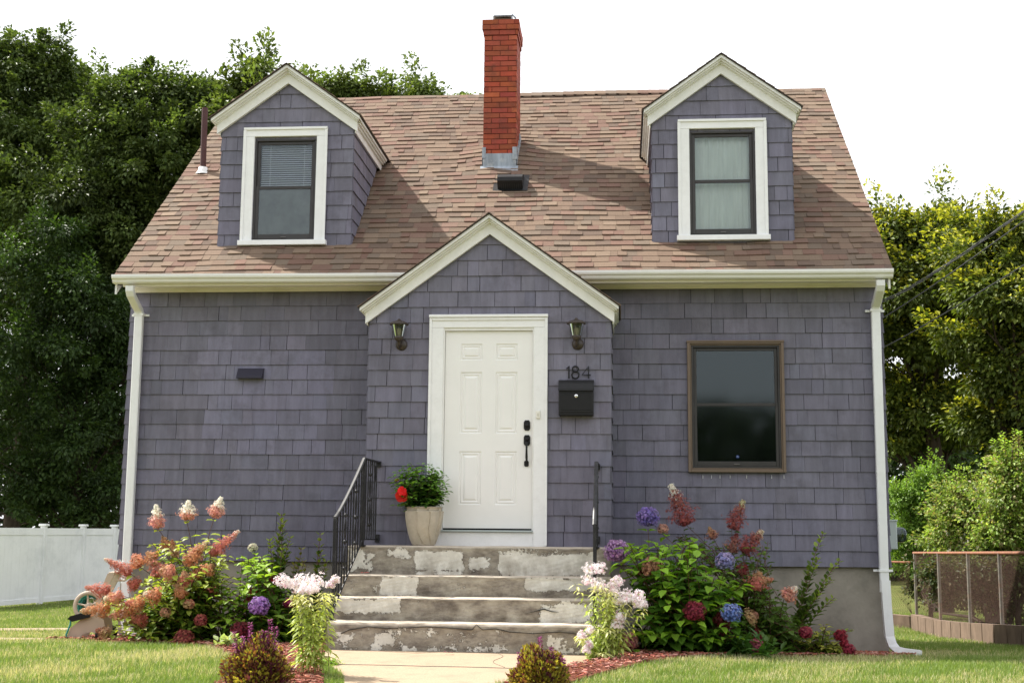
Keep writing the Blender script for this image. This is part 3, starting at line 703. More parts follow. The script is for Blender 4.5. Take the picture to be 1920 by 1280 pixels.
# ================================================================== steps
def paintmat():
    m, nt, b, N, K = mat('peeling_steps'); b.inputs['Roughness'].default_value = .85; b.inputs['Specular IOR Level'].default_value = .2
    tc = N('ShaderNodeTexCoord'); at_ = N('ShaderNodeAttribute'); at_.attribute_name = 'Col'; se = N('ShaderNodeSeparateColor'); K(at_.outputs['Color'], se.inputs[0])
    def noise(s, d=8, r=.65, st=(1, 1, 1)):
        mp = N('ShaderNodeMapping'); mp.inputs['Scale'].default_value = st; K(tc.outputs['Object'], mp.inputs[0]); n = N('ShaderNodeTexNoise'); n.inputs['Scale'].default_value = s; n.inputs['Detail'].default_value = d; n.inputs['Roughness'].default_value = r; K(mp.outputs[0], n.inputs['Vector']); return n.outputs[0]
    def ramp(f, pts):
        r = N('ShaderNodeValToRGB'); K(f, r.inputs[0]); e = r.color_ramp.elements
        while len(e) < len(pts): e.new(.5)
        for x, (p, c) in zip(e, pts): x.position = p; x.color = (*c, 1)
        return r.outputs[0]
    def mixc(f, a, b_):
        x = N('ShaderNodeMix'); x.data_type = 'RGBA'; K(f, x.inputs['Factor']); K(a, x.inputs[6]); K(b_, x.inputs[7]); return x.outputs[2]
    def step(f, a, b_):
        x = N('ShaderNodeMapRange'); x.inputs['From Min'].default_value = a; x.inputs['From Max'].default_value = b_; K(f, x.inputs[0]); return x.outputs[0]
    raw = ramp(noise(4.2, 10, .7, (1, 1, 2.2)), [(.28, (.095, .082, .070)), (.40, (.20, .175, .148)), (.52, (.33, .30, .25)), (.66, (.46, .43, .36))])
    pale = ramp(noise(9, 6, .6), [(.3, (.56, .545, .49)), (.6, (.76, .745, .68))])
    tread = ramp(noise(7, 8, .7, (1, 3, 1)), [(.3, (.33, .28, .22)), (.5, (.52, .45, .36)), (.7, (.62, .55, .46))])
    # red channel: paint mask wish, green: tread, blue: darkness
    ad = N('ShaderNodeMath'); ad.operation = 'ADD'; K(se.outputs[0], ad.inputs[0])
    mu = N('ShaderNodeMath'); mu.operation = 'MULTIPLY_ADD'; K(noise(6.5, 14, .68), mu.inputs[0]); mu.inputs[1].default_value = 1.7; mu.inputs[2].default_value = -.85; mu2 = N('ShaderNodeMath'); mu2.operation = 'MULTIPLY_ADD'; K(noise(38, 6, .7), mu2.inputs[0]); mu2.inputs[1].default_value = .7; K(mu.outputs[0], mu2.inputs[2]); sb = N('ShaderNodeMath'); sb.operation = 'SUBTRACT'; K(mu2.outputs[0], sb.inputs[0]); sb.inputs[1].default_value = .35; K(sb.outputs[0], ad.inputs[1])
    pm = step(ad.outputs[0], .49, .52)
    edge = step(ad.outputs[0], .42, .49)
    dk = N('ShaderNodeMix'); dk.data_type = 'RGBA'; dk.blend_type = 'MULTIPLY'; K(edge, dk.inputs['Factor']); K(raw, dk.inputs[6]); dk.inputs[7].default_value = (.55, .53, .5, 1)
    c = mixc(pm, dk.outputs[2], pale)
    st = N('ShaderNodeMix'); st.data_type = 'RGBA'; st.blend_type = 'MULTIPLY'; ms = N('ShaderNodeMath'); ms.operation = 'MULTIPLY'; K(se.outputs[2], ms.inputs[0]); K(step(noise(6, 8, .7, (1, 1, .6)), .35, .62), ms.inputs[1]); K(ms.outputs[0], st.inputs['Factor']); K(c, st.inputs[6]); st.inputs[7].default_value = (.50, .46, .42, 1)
    c = mixc(se.outputs[1], st.outputs[2], tread)
    K(c, b.inputs['Base Color'])
    bp = N('ShaderNodeBump'); bp.inputs['Strength'].default_value = .8; bp.inputs['Distance'].default_value = .006; ad2 = N('ShaderNodeMath'); ad2.operation = 'ADD'; K(pm, ad2.inputs[0]); K(noise(30, 6, .7), ad2.inputs[1]); K(ad2.outputs[0], bp.inputs['Height']); K(bp.outputs[0], b.inputs['Normal'])
    return m
M['steps'] = paintmat()
ST = empty('front_steps', (0, 0, 0), label='four weathered concrete steps with peeling white paint', category='steps')
tops = [.24, .45, .645, .92]; fr = [-2.14, -1.86, -1.58, -1.30]; bots = [-.25, .24, .45, .645]
# patches of surviving paint: photo pixel boxes (x0,x1,y0,y1, weight)
PATCH = [[(690, 760, 1178, 1215, .55), (625, 660, 1185, 1215, .62), (770, 850, 1178, 1200, .45), (930, 1010, 1175, 1200, .35), (1020, 1100, 1190, 1225, .45), (625, 1100, 1210, 1222, .5), (860, 920, 1180, 1215, .4)],
         [(628, 750, 1122, 1145, .95), (760, 840, 1122, 1130, .4), (1010, 1110, 1130, 1170, .7), (1050, 1100, 1125, 1145, .6)],
         [(715, 782, 1082, 1113, .95), (650, 712, 1085, 1112, .38), (985, 1115, 1085, 1104, .98)],
         [(655, 705, 1030, 1073, .62), (780, 866, 1034, 1066, 1.0), (725, 768, 1030, 1042, .7), (775, 865, 1070, 1078, .8), (882, 917, 1048, 1064, 1.0), (935, 1115, 1040, 1080, .88), (1000, 1060, 1028, 1050, .6), (930, 1000, 1028, 1045, .5)]]
SX0, SX1 = -1.315, 1.27
for i in range(4):
    g = G(); z0, z1, yf = bots[i], tops[i], fr[i]; nx, nz = 240, 22; rnd = np.random.default_rng(i)
    X, Z = np.meshgrid(np.linspace(SX0, SX1, nx+1), np.linspace(0, 1, nz+1)); 
    wob = .006*sn(X*2.1, X*0+i*3, 3)+.003*sn(X, Z*3+i, 25)
    lip = .012*np.clip((Z-.82)/.18, 0, 1)                 # the nosing stands a little proud
    ero = -.010*np.clip(sn(X*3, Z*2+5*i, 4), 0, 1)*(1 if i == 0 else .5)
    Yg = yf+wob-lip-ero; Yg[-1] += .018
    Zg = z0+(z1-z0)*Z; Zg[-1] -= .002; Zg = Zg+(.004*sn(X*1.5, X*0+i*2, 3))*Z
    V = np.stack([X, Yg, Zg], -1).reshape(-1, 3)
    a = (np.arange(nz)[:, None]*(nx+1)+np.arange(nx)[None, :]).ravel(); F = np.stack([a, a+1, a+nx+2, a+nx+1], 1)
    cx = (X[:-1, :-1]+X[1:, 1:])/2; cz = (Zg[:-1, :-1]+Zg[1:, 1:])/2
    paint = np.full(cx.shape, .17)
    for (pa_, pb_, pc, pd, w) in PATCH[i]:
        A = at(pa_, pd, yf); B = at(pb_, pc, yf)
        dx = np.minimum(cx-A[0], B[0]-cx); dz = np.minimum(cz-A[2], B[2]-cz); d = np.minimum(dx, dz)
        paint = np.maximum(paint, w*np.clip(.62+d/.10, 0, 1))
    zz = (Z[:-1, :-1]+Z[1:, 1:])/2
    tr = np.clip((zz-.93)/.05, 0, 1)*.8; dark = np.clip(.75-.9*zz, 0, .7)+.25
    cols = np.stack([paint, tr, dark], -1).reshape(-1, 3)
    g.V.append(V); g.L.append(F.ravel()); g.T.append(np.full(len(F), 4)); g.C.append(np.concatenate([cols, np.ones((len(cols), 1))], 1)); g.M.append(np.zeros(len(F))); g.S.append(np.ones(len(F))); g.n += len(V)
    yb = fr[i+1]+.03 if i < 3 else -.74
    # tread
    ny = 6; X, Yy = np.meshgrid(np.linspace(SX0, SX1, nx+1), np.linspace(0, 1, ny+1)); n0 = Yg[-1]
    Yt = n0[None, :]*(1-Yy)+yb*Yy; Zt = (Zg[-1]+0)[None, :]*np.ones_like(Yy)+.003*np.minimum(Yy*6, 1)+.002*sn(X*4, Yt*4, 2)*np.minimum(Yy*6, 1)
    V = np.stack([X, Yt, Zt], -1).reshape(-1, 3); a = (np.arange(ny)[:, None]*(nx+1)+np.arange(nx)[None, :]).ravel(); F = np.stack([a, a+1, a+nx+2, a+nx+1], 1)
    cols = np.tile(np.array([.1, 1, .2, 1]), (len(F), 1))
    g.V.append(V); g.L.append((F+g.n).ravel()); g.T.append(np.full(len(F), 4)); g.C.append(cols); g.M.append(np.zeros(len(F))); g.S.append(np.ones(len(F))); g.n += len(V)
    for x in (SX0, SX1):
        s = -1 if x < 0 else 1; g.add([(x, yf+.006, -.3), (x, -.73, -.3), (x, -.73, z1), (x, yf+.006, z1)], [(0, 1, 2, 3)] if s > 0 else [(3, 2, 1, 0)], (.35, 0, .5))
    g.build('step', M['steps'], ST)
# crack line on the lowest riser
g = G(); pts = [(640, 1187), (655, 1180), (690, 1174), (722, 1177), (765, 1176), (800, 1174), (850, 1177), (885, 1180), (893, 1170), (905, 1180), (930, 1178), (955, 1184), (1000, 1187), (1050, 1184), (1085, 1188)]
P = [at(a, b, -2.150) for a, b in pts]; P = [p_+np.array([0, 0, .0]) for p_ in P]; g.tube(P, .0042, 4, (.02, .018, .016)); 
P2 = [at(a, b, -1.872) for a, b in ((985, 1150), (1005, 1145), (1020, 1141), (1035, 1146), (1048, 1147))]; g.tube(P2, [.001, .004, .008, .005, .001], 4, (.02, .018, .016))
g.build('crack', M['stem'], ST)

# ---- railings
def railing(name, low, top, wall, label, s):
    R = empty(name, (0, 0, 0), label=label, category='handrail', group='wrought iron handrails of the front steps')
    low, top, wall = [np.array(p, float) for p in (low, top, wall)]; zl, zt_, zw = low[2], top[2], wall[2]
    g = G()
    # top rail: small flat section with rounded cap; gentle ramp at both ends
    P = []
    for t in np.linspace(0, 1, 9):
        p = low+(top-low)*t; p[2] = zl+(zt_-zl)*(t**1.18*.92+.08*t); P.append(p)
    def flat(P):
        P = np.array(P)
        for i in range(len(P)-1):
            a, b = P[i], P[i+1]; d = vn(b-a); sd = vn(np.cross(d, [0, 0, 1])); up = np.cross(sd, d)
            q = [a-sd*.019-up*.007, a+sd*.019-up*.007, a+sd*.019+up*.004, a+sd*.008+up*.010, a-sd*.008+up*.010, a-sd*.019+up*.004]
            g.prism(q, b-a+d*.003)
    flat(P); flat([P[-1], wall]); g.build('top_rail', M['iron'], R)
    zb = lambda p, t: (tops[0]+.07)+((tops[3]+.06)-(tops[0]+.07))*t
    for nm, p, z in (('lower', low, tops[0]), ('upper', top, tops[3])):
        g = G(); g.box(p[0]-.014, p[0]+.014, p[1]-.014, p[1]+.014, z-.01, p[2]-.002, bev=.002); g.box(p[0]-.03, p[0]+.03, p[1]-.03, p[1]+.03, z-.004, z+.008); g.build('post', M['iron'], R)
    g = G(); a = low.copy(); a[2] = zb(0, .03); b = top.copy(); b[2] = zb(0, 1); g.tube([a, b], .009, 4); c = wall.copy(); c[2] = tops[3]+.06; g.tube([b, c], .009, 4)
    g.build('bottom_rail', M['iron'], R)
    for zz0, zz1 in ((c[2]-.03, c[2]+.05), (wall[2]-.045, wall[2]+.01)): g = G(); g.box(c[0]-.022, c[0]+.022, wall[1]-.01, wall[1]+.03, zz0, zz1); g.build('wall_bracket', M['iron'], R)
    def bal(p, z0, z1, fancy):
        g = G()
        if not fancy: g.tube([(p[0], p[1], z0), (p[0], p[1], z1)], .0088, 4, smooth=False)
        else:
            zs_ = np.linspace(z0, z1, 5); g.tube([(p[0], p[1], z0), (p[0], p[1], z1)], .0088, 4, smooth=False)
            mid = (z0+z1)/2
            for k in (-1, 1):
                for c in (mid-.13, mid+.13):
                    q = [(p[0], p[1]+k*.034*sin(pi*t), c-.11+.22*t) for t in np.linspace(0, 1, 9)]; g.tube(q, .006, 5)
            for c in (mid, mid+.25, mid-.25): g.lathe([(0, -.022), (.014, -.014), (.018, 0), (.014, .014), (0, .022)], (p[0], p[1], c), 8)
        g.build('baluster', M['iron'], R)
    n = 11
    for i in range(1, n):
        t = i/n; p = low+(top-low)*t; bal(p, zb(0, t), zl+(zt_-zl)*(t**1.18*.92+.08*t), i in (4, 8))
    for i in range(1, 7):
        t = i/7; p = top+(wall-top)*t; bal(p, tops[3]+.06, zt_+(zw-zt_)*t, i == 3)
railing('handrail', (-1.298, -1.98, 1.185), (-1.165, -1.32, 1.775), (-1.12, -.79, 1.765), 'black wrought iron handrail left of the steps, beside the potted hibiscus', -1)
railing('handrail', (1.125, -1.98, 1.135), (1.13, -1.32, 1.745), (1.135, -.79, 1.745), 'black wrought iron handrail right of the steps, below the mailbox', 1)

# ================================================================== ground, path, beds
def axis(lo, hi, a, b, step, grow=1.35):
    xs = list(np.arange(a, b+1e-6, step)); s = step
    while xs[0] > lo: s *= grow; xs.insert(0, xs[0]-s)
    s = step
    while xs[-1] < hi: s *= grow; xs.append(xs[-1]+s)
    return np.array(xs)
gx = axis(-220, 220, -15, 13, .35); gy = axis(-120, 320, -8, 22, .25)
X, Y_ = np.meshgrid(gx, gy); Zg_ = gh(X, Y_)
g = G(); nx = len(gx); a = (np.arange(len(gy)-1)[:, None]*nx+np.arange(nx-1)[None, :]).ravel(); F = np.stack([a, a+1, a+nx+1, a+nx], 1)
V = np.stack([X, Y_, Zg_-.012], -1).reshape(-1, 3)
g.V.append(V); g.L.append(F.ravel()); g.T.append(np.full(len(F), 4)); g.C.append(np.ones((len(F), 4))); g.M.append(np.zeros(len(F))); g.S.append(np.ones(len(F))); g.n = len(V)
M['ground'] = pbr('turf_soil', (.10, .115, .030), .95, .1, use_col=False, noise=.35, nscale=5, dirt=(.20, .165, .07), dscale=.8, damt=.8, bump=.5, bscale=60)
tag(g.build('ground', M['ground']), kind='structure')
def sheet(pts, off, name, m, n=40, kind='structure'):
    """a thin slab that follows the ground inside the polygon pts (quad strips between two edges)"""
    L, R = pts; g = G(); k = len(L); V = []
    L = np.array(L, float); R = np.array(R, float)
    T = np.linspace(0, k-1, n)
    for t in T:
        i = min(int(t), k-2); f = t-i; a = L[i]*(1-f)+L[i+1]*f; b = R[i]*(1-f)+R[i+1]*f
        for s in np.linspace(0, 1, 13): q = a*(1-s)+b*s; V.append((q[0], q[1], float(gh(q[0], q[1]))+off))
    a = (np.arange(n-1)[:, None]*13+np.arange(12)[None, :]).ravel(); F = np.stack([a, a+1, a+14, a+13], 1)
    g.add(V, [tuple(f) for f in F]); V = np.array(V).reshape(n, 13, 3)
    rim = np.concatenate([V[:, 0], V[-1, 1:], V[::-1, -1][1:], V[0, ::-1][1:]]); lo = rim-np.array([0, 0, .06]); r = len(rim)
    g.add(np.concatenate([rim, lo]), [(i, i+r, (i+1) % r+r, (i+1) % r) for i in range(r)])
    o = g.build(name, m); o['kind'] = kind; return o
p_ = lambda a, b: ga(a, b)[:2]
pathL = [(-1.34, -2.13), (-1.27, -2.6), (-1.02, -3.4), (-.72, -4.2), (-.55, -4.9), (-.55, -13)]
pathR = [(1.27, -2.13), (1.15, -2.7), (.93, -3.3), (.62, -4.1), (.44, -4.9), (.44, -13)]
walk = sheet((pathL, pathR), .006, 'path', M['path'])
g = G(); g.tube([(x, -3.55+.006*sin(x*9), float(gh(x, -3.55))+.006) for x in np.linspace(-.92, .80, 14)], .006, 4, (.07, .06, .05))
g.build('joint', M['stem'], walk)
g = G(); g.tube([(.25+.16*t+.05*sin(t*7), -2.2-1.3*t, float(gh(.3, -2.2-1.3*t))+.0065) for t in np.linspace(0, 1, 24)], [.0025]*24, 4, (.09, .075, .06)); g.build('crack', M['stem'], walk)
s1 = [p_(0, 1182), p_(113, 1164)]; s1b = [p_(0, 1187), p_(113, 1172)]
ex = lambda a, b, t: tuple(np.array(a)+(np.array(b)-np.array(a))*t)
def strip(a, b):                                         # lengthened both ways
    return [ex(a[0], a[1], -1.2), a[0], a[1], ex(a[0], a[1], 1.5)]
sheet((strip([(-7.6, 2.6), (-5.6, 5.4)], 0), strip([(-6.9, 1.35), (-4.6, 4.4)], 0)), .010, 'path', M['path'])
sheet(([(-9.5, -1.2), (-6, -.95), (-4.4, -.75), (-3.6, -.7)], [(-9.5, -1.9), (-6, -1.75), (-4.4, -1.35), (-3.6, -1.3)]), .010, 'path', M['path'])
# mulch beds either side of the steps
bedLf = [(-4.35, -1.35), (-3.4, -1.55), (-2.5, -1.95), (-1.95, -2.9), (-1.55, -4.1), (-1.4, -5.2)]; bedLb = [(-4.35, .05), (-3.4, .05), (-1.31, .05), (-1.31, -2.1), (-1.12, -3.3), (-.62, -5.2)]
bedRf = [(.78, -5.2), (1.25, -3.6), (1.75, -2.35), (2.4, -1.65), (3.3, -1.3), (4.3, -.6)]; bedRb = [(.42, -5.2), (.80, -3.6), (1.27, -2.5), (1.28, .05), (3.4, .05), (4.3, .03)]
sheet((bedLf, bedLb), .016, 'mulch_bed', M['mulchbase']); sheet((bedRf, bedRb), .016, 'mulch_bed', M['mulchbase'])
def inpoly(x, y, P):
    P = np.asarray(P, float); r = np.zeros(np.shape(x), bool); j = len(P)-1
    for i in range(len(P)):
        c = ((P[i, 1] > y) != (P[j, 1] > y)) & (x < (P[j, 0]-P[i, 0])*(y-P[i, 1])/(P[j, 1]-P[i, 1]+1e-12)+P[i, 0]); r ^= c; j = i
    return r
beds = [bedLf+bedLb[::-1], bedRf+bedRb[::-1]]
for bi, P in enumerate(beds):
    A = np.array(P); k = 14000; x = RNG.uniform(A[:, 0].min(), A[:, 0].max(), k); y = RNG.uniform(A[:, 1].min(), A[:, 1].max(), k)
    ok = inpoly(x, y, P) & ~((x > SX0) & (x < SX1) & (y > -2.15)); x, y = x[ok], y[ok]; k = len(x)
    T = (np.array([(-.5, -.14, 0), (.5, -.1, 0), (.45, .12, .05), (-.4, .14, 0), (-.5, -.14, .16), (.5, -.1, .14), (.45, .12, .2), (-.4, .14, .16)]), [(4, 5, 6, 7), (0, 1, 5, 4), (1, 2, 6, 5), (2, 3, 7, 6), (3, 0, 4, 7)])
    d = rsph(k); d[:, 2] *= .35; up = np.tile([0, 0, 1.], (k, 1))+.3*rsph(k)
    cols = jit((.27, .095, .065), k, .3, .1); cols[RNG.random(k) < .25] = jit((.40, .22, .17), 1, .1)[0]
    g = G(); g.inst(T, orient(d, up, RNG.uniform(.02, .05, k)), np.stack([x, y, gh(x, y)+.022+RNG.uniform(0, .012, k)], 1), cols)
    tag(g.build('mulch', M['mulch']), ['reddish bark mulch in the flower bed left of the path', 'reddish bark mulch in the flower bed right of the path'][bi], 'mulch', kind='stuff')

# ---- grass
def grass():
    g = G()
    blade = (np.array([(-.5, 0, 0), (.5, 0, 0), (.32, .25, .55), (-.32, .25, .55), (0, .75, 1.)]), [(0, 1, 2, 3), (3, 2, 4)])
    zones = [(-7.5, 5.5, -5.6, -2.6, 5200), (-6.5, 6, -2.6, -.4, 4200), (3.6, 9.5, -.4, 6, 1500), (-10, -3.3, -.4, 6, 1300), (4., 13, 6, 20, 420), (-17, -4.2, 6, 22, 420)]
    for (x0, x1, y0, y1, dens) in zones:
        k = int((x1-x0)*(y1-y0)*dens); x = RNG.uniform(x0, x1, k); y = RNG.uniform(y0, y1, k)
        ok = np.ones(k, bool)
        for P in beds: ok &= ~inpoly(x+.03*sn(x, y, 9), y+.05*sn(x, y, 7), P)
        ok &= ~inpoly(x, y, pathL+pathR[::-1]); ok &= ~((np.abs(x) < 4.2) & (y > -.02) & (y < 7.9)); ok &= ~((x > SX0) & (x < SX1) & (y > -2.15) & (y < 0))
        ok &= ~inpoly(x, y, [(-10.0, -1.2), (-6, -.95), (-4.4, -.75), (-3.6, -.7), (-3.6, -1.3), (-4.4, -1.35), (-6, -1.75), (-10, -1.9)])
        ok &= ~inpoly(x, y, [(-7.6-2.4, 2.6-3.36), (-5.6+3, 5.4+4.2), (-4.6+3.4, 4.4+4.5), (-6.9-2.7, 1.35-3.6)])
        # inside the view only
        d = np.stack([x, y, gh(x, y)], 1)-CAM; w = d@FW; u = d@RT/w*FPX; v = -d@UP/w*FPX
        ok &= (np.abs(u) < 1060) & (v < 700) & (w > 1)
        x, y = x[ok], y[ok]; k = len(x); far = max(1., .55+(y0+14)/16)
        dry = np.clip(.42+.75*sn(x, y, .9)+.55*sn(x+5, y*1.3, 3.1)+.3*sn(x, y, 9), 0, 1)
        dry = np.where((x < -3.4) & (y > -1.4) & (y < 2.6), np.clip(dry+.35, 0, 1), dry)
        dry = np.where(y > 2.5, dry*.35, dry)
        fine = RNG.random(k)
        green = np.array([.145, .235, .045]); green2 = np.array([.235, .30, .08]); straw = np.array([.54, .49, .29])
        c = green[None]*(1-fine[:, None])+green2[None]*fine[:, None]
        m_ = (RNG.random(k) < dry*.72); c[m_] = straw*(.75+.5*RNG.random((m_.sum(), 1)))
        c = c*(.8+.4*RNG.random((k, 1)))
        hgt = RNG.uniform(.028, .062, k)*(1+.25*sn(x, y, 4))*(far**.35)
        hgt = np.where((dry > .7) & (y > -1.2), hgt*.6, hgt)
        az = RNG.uniform(0, 2*pi, k); tilt = RNG.uniform(.1, .9, k)
        lx = np.stack([np.cos(az), np.sin(az), 0*az], 1); ly = np.stack([-np.sin(az), np.cos(az), 0*az], 1)*(tilt*hgt)[:, None]; lz = np.tile([0, 0, 1.], (k, 1))*hgt[:, None]
        Mx = np.stack([lx*(RNG.uniform(.0035, .006, k)*far**.7)[:, None], ly, lz], -1)
        g.inst(blade, Mx, np.stack([x, y, gh(x, y)-.014], 1), c)
    tag(g.build('grass', M['grass']), 'green and straw coloured lawn grass around the house', 'grass', kind='stuff')
grass()

# ================================================================== plants: templates
def leaf_t(w=.34, fold=.12, curl=.25, st=(0, .22, .5, .78, 1), ws=(.0, .8, 1., .55, 0)):
    V = []; F = []
    for t, k in zip(st, ws):
        z = -curl*t*t; V += [(-w*k, t, z+fold*k), (0, t, z), (w*k, t, z+fold*k)]
    n = len(st)
    for i in range(n-1):
        a = i*3; b = a+3
        if i == 0: F += [(a+1, b+1, b), (a+1, b+2, b+1)]
        elif i == n-2: F += [(a, a+1, b+1), (a+1, a+2, b+1)]
        else: F += [(a, a+1, b+1, b), (a+1, a+2, b+2, b+1)]
    return np.array(V, float), F
LEAF = leaf_t(); SLIM = leaf_t(.15, .05, .35); OVAL = leaf_t(.30, .1, .12)
TRI = (np.array([(0, 0, 0), (-.30, .5, .10), (0, 1., -.12), (.30, .5, .10)]), [(0, 3, 2), (0, 2, 1)])
FLORET = (np.array([(0, 0, 0)]+[(.5*cos(t+o)*(1 if o == 0 else .85), .5*sin(t+o)*(1 if o == 0 else .85), .10) for t in np.arange(4)*pi/2 for o in (-.42, .42)]), [(0, 1+2*i, 2+2*i) for i in range(4)])
# a floret lies in local XY and faces local Z: swap so that orient's Y axis becomes its facing
FLORET = (FLORET[0][:, [0, 2, 1]], FLORET[1])

def mophead(g, c, r, col, col2=None, n=230, flat=.95, fs=.024):
    n = int(n*1.7); d = rsph(n); d[:, 2] = np.where(d[:, 2] < -.7, -d[:, 2], d[:, 2])
    r = r*.93; p = np.asarray(c)+d*r*np.array([1, 1, flat])*(RNG.uniform(.86, 1.04, (n, 1)))*(1+.06*np.sin(d[:, :1]*7+d[:, 2:]*5))
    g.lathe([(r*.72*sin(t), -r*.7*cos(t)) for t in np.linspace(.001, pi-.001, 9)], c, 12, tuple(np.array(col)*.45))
    cols = jit(col, n, .16, .06)
    if col2 is not None: m = RNG.random(n) < .38+.25*d[:, 2]; cols[m] = jit(col2, int(m.sum()), .14, .06)
    n_ = n
    nrm = vn(d+.35*rsph(n)); g.inst(FLORET, orient(nrm, rsph(n), fs*RNG.uniform(.8, 1.2, n)), p, cols)
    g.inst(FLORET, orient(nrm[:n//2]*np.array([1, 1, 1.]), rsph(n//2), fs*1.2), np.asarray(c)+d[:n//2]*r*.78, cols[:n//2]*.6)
def panicle(g, a, b, r, c0, c1, n=300, fs=.029, tipcol=None, tipat=.75):
    n = int(n*(2.0+8*max(0, r-.1))); a, b = np.asarray(a, float), np.asarray(b, float); t = RNG.random(n)**1.15; ax = vn(b-a)
    prof = np.where(t < .18, .55+2.5*t, 1.0-(t-.18)/.82*.86)
    d = rsph(n); d = vn(d-ax*(d@ax)[:, None]+ax*.15); rr = r*prof*RNG.uniform(.25, 1.08, n)*(1+.25*np.sin(t*24+d[:, 0]*3))
    p = a+(b-a)*t[:, None]+d*rr[:, None]
    f = np.clip((t-.3)*1.5+.25*RNG.normal(size=n), 0, 1)[:, None]; cols = jit(c0, n, .22, .08)*(1-f)+jit(c1, n, .18, .06)*f
    if tipcol is not None: m = t+.1*RNG.normal(size=n) > tipat; cols[m] = jit(tipcol, int(m.sum()), .1, .04)
    g.inst(FLORET, orient(vn(d+.4*rsph(n)+ax*.3), rsph(n), fs*RNG.uniform(.7, 1.25, n)*(1-.35*t)), p, np.clip(cols, .01, .9))
def stem_curve(a, b, k=7, bow=.25):
    a, b = np.asarray(a, float), np.asarray(b, float); t = np.linspace(0, 1, k)[:, None]; m = a+(b-a)*.5; m = np.array([a[0]*.65+b[0]*.35, a[1]*.65+b[1]*.35, a[2]+(b[2]-a[2])*(.5+bow*.5)])
    return (1-t)**2*a+2*t*(1-t)*m+t*t*b
def leafy(gl, gs, a, b, ls, col, tm=LEAF, t0=.25, t1=.97, pairs=7, droop=.1, colt=None, scol=(.10, .05, .03), sr=.006, whorl=2, mat=0, up=.35, shrink=.35):
    P = stem_curve(a, b, 9); gs.tube(P, np.linspace(sr, sr*.5, 9), 5, scol, cap=False)
    ts = np.linspace(t0, t1, pairs); ph = RNG.random()*pi; D = []; L = []; S = []; C = []
    for i, t in enumerate(ts):
        q = P[0]*0; f = t*8; j = min(int(f), 7); q = P[j]*(1-(f-j))+P[j+1]*(f-j); ax = vn(P[j+1]-P[j])
        for w in range(whorl):
            th = ph+i*pi/2+w*2*pi/whorl+RNG.normal()*.25; r = np.array([cos(th), sin(th), 0]); r = vn(r-ax*(r@ax)*.6)
            D.append(r+ax*up+np.array([0, 0, -droop+RNG.normal()*.12])); L.append(q+r*.012); S.append(ls*(1-shrink*(t-t0)/(t1-t0+1e-6))*RNG.uniform(.75, 1.15))
            C.append(colt if (colt is not None and t > .82) else col)
    k = len(D); D = np.array(D); C = np.array(C)*(1+.16*RNG.normal(size=(k, 1)))
    gl.inst(tm, orient(D, np.array([0, 0, 1.])+.25*rsph(k), np.array(S)), np.array(L), np.clip(C, .01, .9), mat=mat, smooth=False)
def shrub(name, base, label, heads, fill, ls, col, kind_mat='leaf', group=None, pairs=7, colt=None, tm=LEAF, spread=.12, category='shrub'):
    """heads: list of dicts(kind, top/a/b, r, colours); fill: list of stem tip points"""
    base = np.asarray(base, float); R = empty(name, tuple(base), label=label, category=category)
    if group: R['group'] = group
    gl, gs = G(), G()
    bj = lambda: np.array([RNG.normal()*spread, RNG.normal()*spread*.6, 0.])
    for h in heads:
        c = np.asarray(h['a'], float)-base
        if h['k'] == 'm': leafy(gl, gs, bj(), c-np.array([0, 0, h['r']*.8]), ls, col, tm, pairs=h.get('p', pairs), colt=colt)
        else: leafy(gl, gs, bj(), c, ls, col, tm, pairs=h.get('p', pairs), colt=colt)
        g = G()
        if h['k'] == 'm': mophead(g, c, h['r'], h['c'], h.get('c2'), n=h.get('n', 230))
        else: panicle(g, c, np.asarray(h['b'], float)-base, h['r'], h['c'], h['c2'], n=h.get('n', 300), tipcol=h.get('tip'), tipat=h.get('ta', .75))
        o = g.build('flower_head', M['petal'], R)
        if h.get('l'): o['label'] = h['l']
    for q in fill: leafy(gl, gs, bj(), np.asarray(q, float)-base, ls*RNG.uniform(.8, 1.1), col, tm, t0=.12, pairs=pairs+2, colt=colt)
    gl.build('foliage', M[kind_mat], R); gs.build('stem', M['stem'], R)
    return R
def gp(px, py, Y): q = at(px, py, Y); return q
def cloud(pts, n, Yr, js=12):
    """n points: random picks near the listed photo positions, at random depth in Yr"""
    out = []
    for i in range(n):
        a = pts[RNG.integers(len(pts))]; out.append(at(a[0]+RNG.normal()*js, a[1]+abs(RNG.normal())*js, RNG.uniform(*Yr)))
    return out
def base_at(x, y): return (x, y, float(gh(x, y))+.01)

